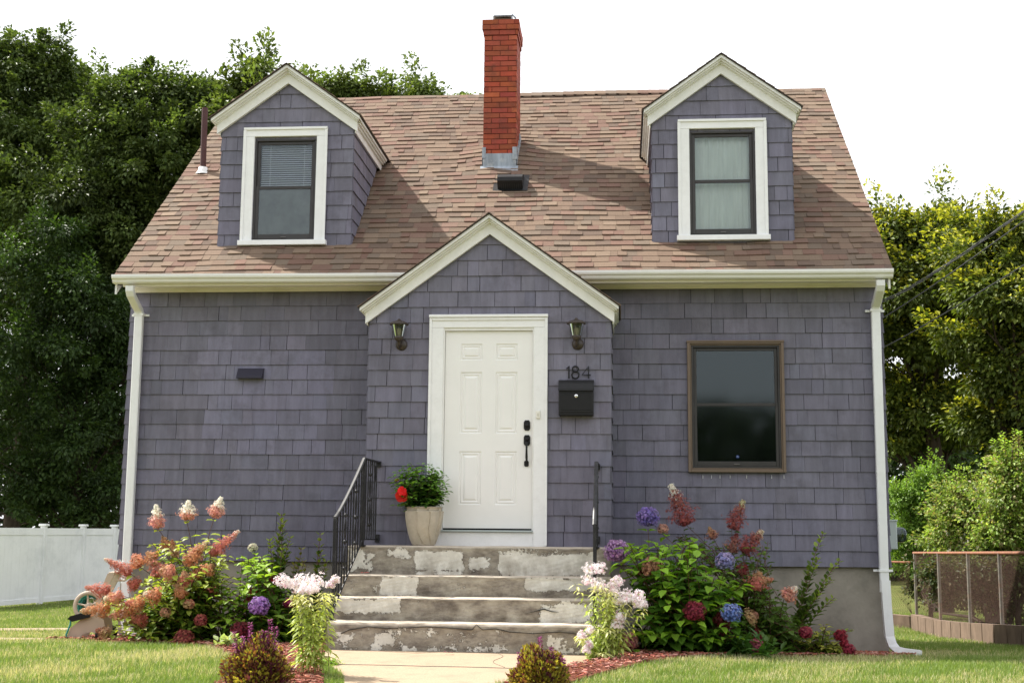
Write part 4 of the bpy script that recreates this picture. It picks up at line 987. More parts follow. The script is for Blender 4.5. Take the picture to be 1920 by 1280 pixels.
PINK = (.62, .29, .22); ROSE = (.50, .16, .12); CREAM = (.76, .68, .50); ORPK = (.58, .26, .13); TAN = (.50, .33, .17); DRED = (.25, .04, .05); CORAL = (.62, .30, .21)
def pan(a, b, r, Y, c=ORPK, c2=TAN, tip=None, l=None, n=300, Yb=None, ta=.75, p=6):
    return dict(k='p', a=at(*a, Y), b=at(*b, Y if Yb is None else Yb), r=r, c=c, c2=c2, tip=tip, l=l, n=n, ta=ta, p=p)
def mop(a, r, Y, c, c2=None, l=None, n=230, p=7): return dict(k='m', a=at(*a, Y), r=r, c=c, c2=c2, l=l, n=n, p=p)
WT = (.84, .82, .70)
heads = [
 pan((296, 990), (293, 946), .094, -1.2, PINK, CREAM, WT, 'upright head, white tip over pink base', 380, ta=.5), pan((350, 975), (354, 938), .106, -1.2, CORAL, CREAM, WT, 'upright creamy white head, pink below', 420, ta=.35),
 pan((402, 970), (415, 932), .094, -1.15, PINK, CREAM, WT, 'upright white tipped head beside the tallest stem', 380, ta=.5),
 pan((395, 1040), (448, 995), .088, -1.35, ROSE, PINK, WT, None, 380, ta=.9), pan((348, 1058), (390, 1014), .094, -1.5, ORPK, TAN, CREAM, None, 380, ta=.88),
 pan((245, 1075), (196, 1047), .081, -1.6, ROSE, CORAL, WT, 'slender head reaching left over the downspout', 360, ta=.9), pan((262, 1062), (250, 1040), .112, -1.5, ORPK, CORAL, None, None, 260),
 pan((300, 1080), (280, 1040), .100, -1.55, ROSE, TAN, None, None, 300), pan((332, 1100), (318, 1058), .075, -1.5, TAN, ORPK, None, None, 240), pan((205, 1110), (160, 1100), .094, -1.5, ROSE, CORAL, None, None, 320),
 pan((205, 1140), (150, 1146), .088, -1.65, ORPK, TAN, CREAM, None, 320, ta=.93), pan((250, 1148), (205, 1155), .100, -1.7, ORPK, PINK, None, None, 300), pan((275, 1160), (240, 1162), .094, -1.75, ROSE, ORPK, None, None, 260),
 pan((258, 1100), (240, 1090), .094, -1.6, ROSE, CORAL, None, None, 240), pan((350, 1100), (345, 1070), .088, -1.6, ROSE, TAN, None, None, 280), pan((365, 1085), (378, 1062), .069, -1.5, ORPK, ROSE, None, None, 220),
 pan((330, 1045), (322, 1012), .062, -1.3, TAN, ORPK, None, None, 200), pan((205, 1190), (180, 1180), .075, -1.7, TAN, ROSE, None, None, 220), pan((395, 1110), (402, 1100), .075, -1.4, ROSE, TAN, None, None, 200),
 pan((300, 1120), (270, 1112), .106, -1.75, ORPK, CORAL, CREAM, None, 320), pan((325, 1075), (300, 1068), .100, -1.7, CORAL, TAN, None, None, 300), pan((345, 1120), (330, 1095), .088, -1.7, ORPK, TAN, None, None, 260), pan((230, 1120), (195, 1122), .094, -1.75, CORAL, ORPK, CREAM, None, 300), pan((268, 1135), (235, 1130), .100, -1.8, ORPK, ROSE, None, None, 320), pan((290, 1050), (275, 1035), .088, -1.5, ORPK, TAN, None, None, 260), pan((385, 1075), (400, 1058), .088, -1.6, ORPK, TAN, None, None, 260), pan((360, 1045), (380, 1025), .081, -1.45, CORAL, TAN, None, None, 260), pan((315, 1030), (305, 1005), .069, -1.2, ORPK, TAN, None, None, 200),
 mop((345, 1198), .105, -1.75, ROSE, DRED, 'low round red head at the edge of the lawn', 260, 4), mop((376, 1163), .066, -1.8, DRED, ROSE, None, 150, 5), mop((354, 1133), .055, -1.75, TAN, ROSE, None, 120, 5), mop((310, 1148), .055, -1.75, TAN, CORAL, None, 110, 5)]
env = [(215, 1120), (225, 1150), (245, 1195), (310, 1195), (380, 1195), (410, 1060), (425, 1080), (285, 1075), (240, 1130), (260, 1170), (300, 1120), (330, 1150), (290, 1190), (350, 1180), (220, 1170), (320, 1100), (375, 1060), (300, 1010), (350, 1010), (400, 1000), (380, 1130), (255, 1110), (340, 1075), (415, 1035)]
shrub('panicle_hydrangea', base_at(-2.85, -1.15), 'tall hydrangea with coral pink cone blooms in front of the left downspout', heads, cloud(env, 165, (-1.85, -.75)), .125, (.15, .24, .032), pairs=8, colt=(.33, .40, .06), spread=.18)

heads = [mop((486, 1137), .108, -1.75, (.36, .17, .52), (.50, .30, .66), 'round purple head', 260), mop((514, 1090), .068, -1.3, (.48, .03, .04), DRED, 'small crimson head', 150), mop((530, 1094), .051, -1.25, (.48, .03, .05), None, None, 90),
 mop((471, 1112), .063, -1.5, DRED, (.45, .05, .05), None, 140), mop((468, 1128), .057, -1.5, DRED, None, None, 120), mop((450, 1182), .097, -1.75, (.26, .03, .05), (.20, .05, .06), 'dark red head near the ground', 220, 4), mop((541, 1131), .057, -1.4, (.45, .06, .18), None, None, 120), mop((474, 1027), .051, -1.2, (.62, .60, .45), None, None, 60)]
env = [(415, 1110), (430, 1150), (460, 1090), (480, 1060), (470, 1040), (500, 1120), (520, 1150), (420, 1180), (470, 1180), (500, 1190), (530, 1180), (440, 1130), (400, 1150), (535, 1110), (455, 1200), (400, 1195), (495, 1040)]
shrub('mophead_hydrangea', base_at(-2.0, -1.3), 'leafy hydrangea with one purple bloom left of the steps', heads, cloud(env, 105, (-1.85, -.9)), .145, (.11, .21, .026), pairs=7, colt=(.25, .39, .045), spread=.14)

heads = [mop((1215, 971), .123, -1.25, (.22, .17, .50), (.38, .27, .60), 'violet blue head on a tall stem', 280), mop((1156, 1035), .135, -1.55, (.46, .24, .54), (.62, .40, .62), 'mauve pink head beside the right handrail', 300), mop((1223, 1064), .112, -1.65, CORAL, (.62, .36, .24), 'round coral head', 260),
 mop((1302, 1147), .112, -1.85, (.36, .05, .09), DRED, 'round dark red head', 260), mop((1359, 1053), .100, -1.6, (.30, .30, .60), (.48, .40, .62), 'pale lilac blue head', 240), mop((1371, 1150), .103, -1.85, (.17, .26, .62), (.34, .40, .66), 'pale blue head', 250),
 mop((1243, 992), .057, -1.2, (.62, .35, .28), None, None, 110), mop((1179, 1202), .091, -1.9, (.42, .15, .15), (.5, .25, .2), None, 200, 4), mop((1354, 1163), .091, -1.7, (.16, .03, .04), DRED, None, 160, 4), mop((1417, 1212), .080, -1.75, (.45, .12, .16), None, None, 160, 3), mop((1200, 1075), .057, -1.2, DRED, None, None, 90)]
env = [(1180, 1020), (1210, 1020), (1240, 1030), (1270, 1050), (1300, 1040), (1320, 1060), (1340, 1080), (1200, 1100), (1240, 1100), (1280, 1100), (1320, 1120), (1220, 1150), (1260, 1160), (1300, 1180), (1240, 1190), (1330, 1190), (1350, 1120), (1180, 1060), (1250, 1010), (1380, 1090), (1370, 1190), (1210, 1180), (1290, 1010)]
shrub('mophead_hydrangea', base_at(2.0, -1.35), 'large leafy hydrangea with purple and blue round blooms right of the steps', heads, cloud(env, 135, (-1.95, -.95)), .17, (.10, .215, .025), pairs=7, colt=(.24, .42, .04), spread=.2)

RR = (.28, .07, .065); RB = (.36, .16, .12)
heads = [pan((1288, 985), (1258, 908), .161, -1.0, RR, RB, WT, 'tallest dark red cone with a white tip', 620, ta=.82), pan((1372, 992), (1394, 938), .119, -1.0, RR, RB, (.6, .6, .35), 'crimson cone below the brown window', 420, ta=.86), pan((1392, 1035), (1430, 995), .126, -1.1, RR, RB, (.7, .62, .45), None, 460, ta=.84),
 pan((1372, 1035), (1382, 1000), .098, -1.0, RB, RR, None, None, 260), pan((1338, 1010), (1330, 988), .070, -1.1, RB, TAN, None, None, 160), pan((1415, 1105), (1425, 1072), .119, -1.35, ROSE, TAN, None, None, 300), pan((1470, 1122), (1494, 1100), .091, -1.35, PINK, CORAL, WT, 'small pink head with a white tip', 300, ta=.75),
 pan((1400, 1160), (1420, 1150), .098, -1.5, TAN, RB, None, None, 240), pan((1385, 1075), (1400, 1060), .084, -1.2, RR, DRED, None, None, 200), pan((1425, 1090), (1450, 1085), .056, -1.3, TAN, PINK, None, None, 110), pan((1345, 1180), (1370, 1190), .112, -1.5, DRED, (.2, .05, .04), None, None, 240), pan((1430, 1190), (1400, 1200), .098, -1.4, DRED, (.2, .06, .04), None, None, 200)]
env = [(1400, 1060), (1420, 1080), (1440, 1110), (1450, 1140), (1420, 1150), (1440, 1170), (1470, 1140), (1380, 1120), (1400, 1190), (1460, 1180), (1350, 1020), (1310, 1010), (1480, 1165), (1280, 1000), (1400, 1020)]
shrub('panicle_hydrangea', base_at(2.75, -.9), 'hydrangea with dark red cone blooms below the brown window', heads, cloud(env, 110, (-1.4, -.5)), .115, (.10, .17, .03), pairs=8, spread=.22)

heads = [mop((1510, 1186), .069, -1.25, (.30, .03, .06), (.4, .08, .1), None, 150, 3), mop((1576, 1192), .069, -1.2, (.32, .03, .05), None, None, 150, 3), mop((1592, 1218), .063, -1.3, (.34, .04, .07), None, None, 140, 3), mop((1583, 1206), .046, -1.25, (.3, .03, .05), None, None, 80, 3)]
env = [(1500, 1195), (1530, 1180), (1550, 1185), (1560, 1205), (1520, 1205), (1490, 1210), (1540, 1212), (1575, 1215), (1545, 1170), (1500, 1218)]
shrub('small_hydrangea', base_at(3.35, -1.0), 'low yellow green hydrangea with dark red heads near the right downspout', heads, cloud(env, 26, (-1.3, -.7), 6), .10, (.16, .20, .03), pairs=5, colt=(.34, .34, .06), spread=.08)

def sapling(base, tips, label, ls, col, colt, pairs=13, ylean=0):
    base = np.asarray(base, float); R = empty('sapling', tuple(base), label=label, category='sapling', group='slender saplings against the foundation'); gl, gs = G(), G()
    for q in tips: leafy(gl, gs, (RNG.normal()*.02, 0, 0), np.asarray(q)-base, ls, col, SLIM if ls < .07 else OVAL, t0=.18, pairs=pairs, colt=colt, up=.9, droop=-.1, scol=(.13, .06, .03), sr=.005, shrink=.45)
    gl.build('foliage', M['leaf'], R); gs.build('stem', M['stem'], R)
Y = -.75
sapling(base_at(-2.18, Y), [at(528, 962, Y), at(531, 975, Y), at(505, 1010, Y), at(545, 1005, Y), at(522, 1000, Y), at(512, 1035, Y), at(540, 1035, Y), at(530, 1020, Y-.1), at(520, 1060, Y)], 'tallest dark green sapling between the left flowers and the steps', .105, (.09, .155, .035), (.26, .33, .06), 18)
sapling(base_at(-2.0, Y), [at(565, 1026, Y), at(552, 1055, Y), at(575, 1060, Y), at(560, 1045, Y), at(570, 1050, Y-.1)], 'short sapling just left of the white phlox', .085, (.09, .16, .035), (.26, .26, .06), 12)
sapling(base_at(-1.78, Y), [at(601, 998, Y), at(612, 1050, Y), at(592, 1060, Y), at(603, 1030, Y), at(608, 1065, Y)], 'slim sapling beside the left handrail', .10, (.10, .17, .03), (.24, .30, .05), 12)
sapling(base_at(3.05, -.6), [at(1545, 996, -.6), at(1576, 1049, -.6), at(1560, 1085, -.6), at(1520, 1060, -.6), at(1535, 1045, -.6), at(1565, 1120, -.6), at(1600, 1180, -.7), at(1540, 1110, -.7)], 'branching sapling against the bare foundation on the right', .10, (.11, .17, .035), (.25, .33, .06), 19)
sapling(base_at(2.75, -.6), [at(1440, 1015, -.5), at(1445, 1060, -.5), at(1425, 1050, -.5)], 'sapling behind the dark red hydrangea cones', .085, (.06, .09, .025), (.12, .16, .04), 14)

# ---- white phlox with variegated leaves
def phlox(base, heads, label, seed):
    base = np.asarray(base, float); R = empty('phlox', tuple(base), label=label, category='flowering plant', group='pale phlox clumps flanking the path'); gl, gs = G(), G()
    for (q, r) in heads:
        q = np.asarray(q)-base
        for s in range(max(3, int(r/.024))):
            a = np.array([RNG.normal()*.075, RNG.normal()*.06, 0]); b = q+np.array([RNG.normal()*r*.8, RNG.normal()*r*.5, -r*.5])
            col = (.42, .50, .14) if RNG.random() < .7 else (.62, .64, .30)
            leafy(gl, gs, a, b, .095, col, SLIM, t0=.15, t1=.97, pairs=20, droop=.30, colt=(.66, .66, .34), scol=(.30, .32, .10), sr=.004, up=.2, shrink=.35)
        g = G(); n = int(900*r/.1)
        for k in range(max(2, int(r/.03))):
            cc = q+np.array([RNG.normal()*r*.55, RNG.normal()*r*.5, RNG.normal()*r*.33]); m = n//max(2, int(r/.03)); m = min(m, 85)
            d = rsph(m); d[:, 2] = np.abs(d[:, 2])*1.1-.45; d = vn(d); cols = jit((.86, .80, .82), m, .07, .02); w = RNG.random(m) < .08; cols[w] = (.72, .42, .52); w = RNG.random(m) < .08; cols[w] = (.42, .42, .2)
            g.inst(FLORET, orient(vn(d+.6*rsph(m)), rsph(m), .029*RNG.uniform(.7, 1.3, m)), cc+d*r*.5*RNG.uniform(.5, 1.25, (m, 1))*np.array([1, 1, 1.15]), np.clip(cols, 0, .92))
        g.build('flower_head', M['petal'], R)
    gl.build('foliage', M['leaf'], R); gs.build('stem', M['stem'], R)
b = ga(575, 1268); Y = float(b[1])
phlox(b, [(at(556, 1098, Y), .105), (at(598, 1092, Y+.05), .135), (at(580, 1105, Y-.1), .08), (at(617, 1100, Y), .06)], 'pale pink phlox clump with drooping cream edged leaves left of the path', 1)
b = ga(1134, 1236); Y = float(b[1])
phlox(b, [(at(1117, 1080, Y), .12), (at(1142, 1095, Y), .10), (at(1165, 1110, Y), .12), (at(1188, 1128, Y), .095), (at(1156, 1165, Y-.1), .09), (at(1090, 1184, Y-.15), .07), (at(1107, 1215, Y-.2), .065)], 'pale pink phlox clump with cream edged leaves right of the steps', 2)

# ---- coleus / basil mounds in the foreground
def mound(c, rx, rz, label, spikes, seed):
    base = np.asarray(c, float); R = empty('coleus', tuple(base), label=label, category='bedding plant', group='yellow and purple mounds beside the path'); g = G(); n = 5200
    d = rsph(n); d[:, 2] = np.abs(d[:, 2]); p = np.sign(d)*np.abs(d)**np.array([1, 1, .75])*np.array([rx, rx*.9, rz*.93])*(RNG.uniform(.45, 1.03, (n, 1)))*(1+.10*np.sin(d[:, :1]*6+seed)+.1*np.sin(d[:, 2:]*9+d[:, 1:2]*5))+np.array([0, 0, .015])
    pal = np.array([(.42, .35, .06), (.30, .23, .04), (.20, .20, .04), (.13, .045, .035), (.10, .022, .045), (.24, .11, .04)]); w = np.array([.27, .22, .14, .14, .13, .10])
    if seed == 1: w = np.array([.14, .14, .12, .24, .24, .12])
    t = RNG.choice(6, n, p=w); cols = pal[t]*(1+.15*RNG.normal(size=(n, 1)))
    g.inst(OVAL, orient(vn(d*1.0+np.array([0, 0, .55])+.55*rsph(n)), d+.6*rsph(n), RNG.uniform(.018, .036, n)), p, np.clip(cols, .01, .9)); g.build('foliage', M['leaf'], R)
    gs = G()
    for k in range(26):
        th = RNG.uniform(0, 2*pi); r = RNG.uniform(0, rx*.8); gs.tube([(0, 0, 0), (r*.5*cos(th), r*.5*sin(th), rz*.5), (r*cos(th), r*sin(th), rz*.9)], .003, 4, (.10, .02, .05), cap=False)
    gs.build('stem', M['stem'], R)
    for (sx, sz, hh) in spikes:
        g = G(); m = 90; tt = RNG.random(m); th = RNG.uniform(0, 2*pi, m); r = .012*(1-.5*tt)
        p = np.stack([sx+r*np.cos(th)+.01*np.sin(tt*3), -.03+r*np.sin(th), sz+tt*hh], 1); dd = np.stack([np.cos(th), np.sin(th), .6+0*th], 1)
        g.inst(OVAL, orient(dd, np.array([0, 0, 1.])+.3*rsph(m), .017), p, jit((.30, .07, .20), m, .25, .1)); g.tube([(sx*.6, 0, sz*.6), (sx, -.03, sz+hh)], .0028, 4, (.2, .05, .1)); g.build('flower_spike', M['petal'], R)
b = ga(482, 1288)
mound(b, .215, .315, 'dark red and olive bedding plant left of the path in the foreground', [(-.17, .20, .17), (-.06, .27, .17), (.02, .28, .10), (.08, .27, .19), (.12, .24, .17), (-.11, .24, .1), (.05, .25, .13)], 1)
b = ga(1008, 1292)
mound(b, .185, .265, 'golden yellow bedding plant with purple spikes right of the path', [(.01, .22, .14), (.09, .20, .09), (-.13, .15, .10), (.17, .15, .07), (-.05, .2, .06)], 3)
# a little weed tuft at the left of the path, low leaves by the bed
def tuft(name, b, r, n, col, label, tm=SLIM, s=.05, cat='weed'):
    g = G(); d = rsph(n); d[:, 2] = np.abs(d[:, 2])*.8+.2; g.inst(tm, orient(d, np.array([0, 0, 1.])+.2*rsph(n), s*RNG.uniform(.6, 1.2, n)), np.stack([RNG.normal(size=n)*r*.5, RNG.normal(size=n)*r*.5, np.abs(RNG.normal(size=n))*r*.25], 1), jit(col, n, .18))
    o = g.build(name, M['leaf']); o.location = tuple(b); tag(o, label, cat); return o
tuft('weed', ga(619, 1247), .08, 220, (.20, .33, .03), 'bright green weed tuft in the mulch at the left edge of the path', s=.04)
tuft('hosta', ga(425, 1218)+np.array([0, .05, .03]), .12, 60, (.35, .42, .20), 'low pale leaved plant at the left end of the mulch', OVAL, .09, 'perennial plant')
tuft('lily_clump', base_at(2.55, -1.65), .22, 260, (.06, .13, .025), 'dark narrow leaved clump under the pale blue hydrangea bloom', SLIM, .16, 'perennial plant')

# ---- pot and hibiscus
pc = np.array([at(795, 1020, -1.0)[0], -1.02, .925])
PT = empty('flower_pot', tuple(pc), label='beige swirl ribbed flower pot on the landing left of the door', category='flower pot')
g = G(); mod = lambda t, z: 1+.085*((-(t*9/(2*pi)+z*2.6+.25*sin(z*14)) % 1)-.5)
_pr = [(0, .0), (.105, .0), (.112, .006), (.135, .06), (.155, .12), (.172, .19), (.183, .26), (.190, .33), (.193, .372), (.196, .378), (.190, .382), (.178, .378), (.172, .34)]
_mid = [p for p in _pr if .006 <= p[1] <= .372][:8]; _zs = np.linspace(.006, .372, 44); _rs = np.interp(_zs, [p[1] for p in _mid], [p[0] for p in _mid])
_pr = _pr[:2]+list(zip(_rs, _zs))+_pr[-4:]
g.lathe(_pr, (0, 0, 0), 180, mod=lambda t, z: mod(t, z) if .01 < z < .37 else 1, smooth=False); g.build('pot', M['pot'], PT)
g = G(); g.lathe([(.175, .345), (.1, .352), (0, .355)], (0, 0, 0), 20); g.build('potting_soil', M['soil'], PT)
HB = empty('hibiscus', tuple(pc+np.array([0, 0, .35])), label='potted hibiscus bush with one red flower, left of the door', category='potted plant')
gl, gs = G(), G()
cen = at(787, 915, -1.0)-pc-np.array([0, 0, .35])
for k in range(120):
    d = rsph(1)[0]; d[2] = d[2]*.9+.15; q = cen+vn(d)*np.array([.285, .24, .235])*RNG.uniform(.8, 1.08)
    leafy(gl, gs, (RNG.normal()*.03, RNG.normal()*.03, 0), q, .088, (.05, .12, .022), OVAL, t0=.4, t1=1., pairs=6, colt=(.15, .30, .04), scol=(.10, .075, .045), sr=.004, up=.5)
for q in (at(735, 905, -1.0), at(742, 915, -1.05), at(833, 892, -1.0), at(812, 880, -1.0), at(770, 868, -1.)): leafy(gl, gs, (0, 0, 0), q-pc-np.array([0, 0, .35]), .06, (.045, .10, .02), OVAL, t0=.5, t1=1., pairs=6, colt=(.12, .25, .03), up=.5, sr=.004)
gl.build('foliage', M['gloss'], HB); gs.build('stem', M['stem'], HB)
g = G(); fc = at(753, 929, -1.22)-pc-np.array([0, 0, .35]); pet = leaf_t(.55, .02, .30, (0, .3, .6, .85, 1), (.12, .7, 1.0, .8, .0))
pet = (pet[0]+np.array([0, 0, 0]), pet[1]); D5 = []
for k in range(5): t = 2*pi*k/5+.5; D5.append((cos(t), -.75+.35*sin(k*2.1), sin(t)))
D5 = np.array(D5); g.inst(pet, orient(D5, np.tile([0, -1., 0], (5, 1)), .068), np.tile(fc, (5, 1)), jit((.75, .03, .018), 5, .3, .03))
g.inst(pet, orient(D5+.3*rsph(5), np.tile([0, -1., .2], (5, 1)), .05), np.tile(fc+np.array([.012, -.03, .045]), (5, 1)), jit((.70, .015, .015), 5, .08, .02))
g.tube([fc, fc+np.array([-.012, -.06, .01])], [.005, .004], 5, (.75, .25, .05)); o = g.build('flower', M['petal'], HB); o['label'] = 'red hibiscus flower'
g = G(); fc = at(744, 902, -1.1)-pc-np.array([0, 0, .35]); g.inst(pet, orient(D5*.5+np.array([0, -.3, 1]), rsph(5), .03), np.tile(fc, (5, 1)), jit((.55, .09, .03), 5, .08, .02)); g.build('bud', M['petal'], HB)
# fallen petals on the steps
def petals(q, label, col, n=5):
    g = G(); g.inst(OVAL, orient(rsph(n)*np.array([1, 1, .2]), np.array([0, 0, 1.])+.2*rsph(n), .04), np.stack([RNG.normal(size=n)*.02, RNG.normal(size=n)*.015, np.full(n, .012)], 1), jit(col, n, .1))
    o = g.build('fallen_petals', M['petal']); o.location = tuple(q); tag(o, label, 'petals')
petals((-1.10, -1.48, .655), 'pink petals fallen on the third step near the left handrail', (.75, .25, .22)); petals((at(845, 1224, -2.4)[0], -2.45, .0), 'shrivelled dark bloom lying on the path at the foot of the steps', (.12, .03, .04), 4)

# ================================================================== hose reel cart
hb = np.array([-4.02, -.9, float(gh(-4.02, -.9))+.0]); HC = empty('hose_reel_cart', tuple(hb), label='beige plastic hose reel cart with teal hose at the left corner', category='hose reel')
HC.rotation_euler = (0, 0, radians(8))
S_ = 1/178.                                              # metres per photo pixel at the cart
def cp(px, py, y): return ((px-150)*S_, y, (1203-py)*S_)
for y in (-.16, .14):                                    # two side frames: foot, front leg, arch and uprights
    g = G(); g.prism([cp(a, b, y) for a, b in ((110, 1203), (117, 1180), (140, 1160), (142, 1152), (152, 1152), (176, 1165), (182, 1200), (172, 1203), (168, 1192), (155, 1186), (140, 1190), (132, 1203), (124, 1203), (128, 1190), (122, 1203))], (0, .02, 0))
    g.build('side_frame', M['cart'], HC)
g = G()
for y in (-.16, .14): g.prism([cp(a, b, y+.001) for a, b in ((150, 1160), (178, 1083), (187, 1080), (190, 1086), (170, 1128), (164, 1160))], (0, .018, 0))
g.box(*[cp(180, 0, 0)[0], cp(190, 0, 0)[0]], -.16, .16, cp(0, 1086, 0)[2], cp(0, 1080, 0)[2], bev=.004)
g.tube([cp(179, 1082, .0), cp(200, 1080, 0), cp(206, 1084, 0), cp(204, 1096, 0)], .012, 8); g.tube([cp(186, 1096, .0), cp(204, 1096, 0)], .010, 8)
g.build('handle', M['cart'], HC)
g = G(); cr = np.array(cp(146, 1141, 0)); 
for y in (-.15, .11):
    g = G(); g.lathe([(.112, .0), (.148, .0), (.153, .008), (.148, .024), (.112, .026), (.112, .0)], (cr[0], y+.02, cr[2]), 36, axis='y'); g.lathe([(0, .0), (.03, .0), (.032, .03), (0, .034)], (cr[0], y+.02, cr[2]), 20, axis='y')
    for k in range(5): t = 2*pi*k/5+.4; g.tube([(cr[0], y+.008, cr[2]), (cr[0]+.12*cos(t), y+.008, cr[2]+.12*sin(t))], .010, 5)
    g.build('reel_disc', M['cart'], HC)
g = G(); 
P = [(cr[0]+(.095+.02*(k // 26 % 2))*cos(k*.55), -.10+.2*abs(((k*.012) % 2)-1), cr[2]+(.095+.02*(k // 26 % 2))*sin(k*.55)) for k in range(150)]
g.tube(P, .011, 6); g.tube([cp(117, 1160, -.16), cp(118, 1172, -.175), cp(112, 1190, -.18), cp(112, 1202, -.18), cp(122, 1204, -.2)], .010, 6)
g.build('hose', M['teal'], HC)
g = G(); g.prism([cp(a, b, -.20) for a, b in ((113, 1163), (118, 1158), (143, 1151), (154, 1152), (152, 1160), (122, 1168))], (0, .34, 0)); g.build('tray', M['black'], HC)
for x, r in ((175, .07), (118, .025)): 
    for y in (-.19, .15):
        g = G(); g.lathe([(0, .0), (r*.6, 0), (r, .006), (r, .034), (r*.6, .04), (0, .04)], (cp(x, 0, 0)[0], y+.04, r), 20, axis='y')
        g.build('wheel', M['black'], HC)

# ================================================================== white vinyl fence (left)
fb = [ga(74, 1131), ga(149, 1124.5), ga(208, 1121)]; fb = [np.array([p[0], p[1]]) for p in fb]
FN = empty('vinyl_fence', (0, 0, 0), label='tall white vinyl privacy fence at the left edge of the yard', category='fence')
dirv = (fb[2]-fb[0])/2; pts = [fb[0]-(fb[1]-fb[0])*1.15, fb[0], fb[1], fb[2], fb[2]+(fb[2]-fb[1])*1.6]; pts = [fb[0]-np.array([.62, -.10])*3.6]+pts[1:] if False else pts
pts = [np.array([-17.6, 11.4]), np.array([-16.3, 12.8]), np.array([-14.9, 14.2])]+pts
for i, p in enumerate(pts[:-1]):
    q = pts[i+1]; d = (q-p)/np.linalg.norm(q-p); n = np.array([-d[1], d[0]]); g = G()
    zg = lambda u: float(gh(u[0], u[1]))
    def slab(t0, t1, h0, h1, th, off=0, curve=0.):
        a = p+(q-p)*t0+n*off; b = p+(q-p)*t1+n*off
        za, zb_ = zg(a), zg(b)
        g.prism([(a[0]-n[0]*th/2, a[1]-n[1]*th/2, za+h0), (b[0]-n[0]*th/2, b[1]-n[1]*th/2, zb_+h0), (b[0]-n[0]*th/2, b[1]-n[1]*th/2, zb_+h1), (a[0]-n[0]*th/2, a[1]-n[1]*th/2, za+h1)], (n[0]*th, n[1]*th, 0))
    slab(0, 1, 1.66, 1.83, .05); slab(0, 1, .03, .14, .05)
    N_ = 13
    for k in range(N_): slab((k+.008)/N_, (k+.992)/N_, .14, 1.66, .022+.0012*(k % 2))
    g.build('fence_panel', M['vinyl'], FN)
for i, p in enumerate(pts):
    z = float(gh(*p)); g = G(); g.box(p[0]-.065, p[0]+.065, p[1]-.065, p[1]+.065, z-.05, z+1.88, bev=.006)
    P_ = G(); o = g.build('fence_post', M['vinyl'], FN)
    c = G(); c.box(p[0]-.10, p[0]+.10, p[1]-.10, p[1]+.10, z+1.88, z+1.915, bev=.008)
    c.prism([(p[0]-.09, p[1]-.09, z+1.916), (p[0]+.09, p[1]-.09, z+1.916), (p[0]+.09, p[1]+.09, z+1.916), (p[0]-.09, p[1]+.09, z+1.916)], (0, 0, .02)); c.build('post_cap', M['vinyl'], o)

# ================================================================== chain link fence on a low wall (right)
A0, A1 = ga(1717, 1178), ga(1916, 1212); dA = (A1-A0)[:2]; 
def seg(px):                                             # point of the fence line seen at column px
    lo, hi = -1., 2.
    for _ in range(50):
        m_ = (lo+hi)/2; q = A0[:2]+dA*m_; d = np.array([q[0], q[1], 0])-CAM; u = 960+FPX*(d@RT)/(d@FW)
        if u < px: lo = m_
        else: hi = m_
    return A0[:2]+dA*lo
cf = empty('chain_link_fence', (0, 0, 0), label='rusty chain link fence with a pipe rail on a low block wall', category='fence')
P0 = seg(1715); P1 = A0[:2]+dA*1.9; nn = vn(np.array([-dA[1], dA[0]])); wt = lambda q: float(gh(*q))+.30; rt = lambda q: wt(q)+1.22
ZT0, ZT1 = .70, .825
L_ = np.linalg.norm(P1-P0)
def zt(t): q = P0+(P1-P0)*t; k = np.linalg.norm(q-P0)/np.linalg.norm(A1[:2]-P0); return ZT0+(ZT1-ZT0)*k
g = G(); g.tube([(*(P0+(P1-P0)*t), zt(t)) for t in np.linspace(0, 1, 12)], .026, 10); g.build('top_rail', M['rust'], cf)
g = G(); nb = 20
for k in range(nb):
    a = P0+(P1-P0)*(k/nb+.0015); b = P0+(P1-P0)*((k+1)/nb-.0015); za, zb_ = wt(a), wt(b); th = .2
    for lay in (1,):
        g.prism([(a[0]-nn[0]*.1, a[1]-nn[1]*.1, za-.5), (b[0]-nn[0]*.1, b[1]-nn[1]*.1, zb_-.5), (b[0]-nn[0]*.1, b[1]-nn[1]*.1, zb_-.155+lay*.155), (a[0]-nn[0]*.1, a[1]-nn[1]*.1, za-.155+lay*.155)], (nn[0]*.2, nn[1]*.2, 0), (.95+.05*sin(k*2.1),)*3)
g.build('block_wall', M['block'], cf)
for px in (1717, 1762, 1818, 1878, 1950, 2060):
    q = seg(px); t = np.linalg.norm(q-P0)/L_; g = G(); g.tube([(q[0], q[1], wt(q)-.1), (q[0], q[1], zt(t)+.01)], .030, 10); g.build('fence_post', M['post'], cf)
g = G(); sp_ = .062; H = 1.25; kk = int((L_+H)/sp_)
for k in range(kk):
    for s in (1, -1):
        # straight wire from bottom to top at 45 degrees, clipped to the fence
        u0 = k*sp_-(H if s > 0 else 0); pts_ = []
        for v in (0, H):
            u = u0+(v if s > 0 else H-v); pts_.append((u, v))
        (ua, va), (ub, vb) = pts_
        lo, hi = 0., 1.
        du = ub-ua
        for lim, sg in ((0, 1), (L_, -1)):
            fa, fb_ = sg*(ua-lim), sg*(ub-lim)
            if fa < 0 and fb_ < 0: lo, hi = 1, 0; break
            if fa < 0: lo = max(lo, fa/(fa-fb_))
            if fb_ < 0: hi = min(hi, fa/(fa-fb_))
        if hi-lo < .02: continue
        Q = []
        for f in (lo, hi):
            u = ua+du*f; v = va+(vb-va)*f; q = P0+(P1-P0)*(u/L_); zb_ = wt(q); Q.append((q[0]+nn[0]*.03*s*.15, q[1]+nn[1]*.03, zb_+.02+(zt(u/L_)-zb_-.03)*v/H))
        g.tube(Q, .0016, 3, cap=False, smooth=False)
g.build('wire_mesh', M['wire'], cf)
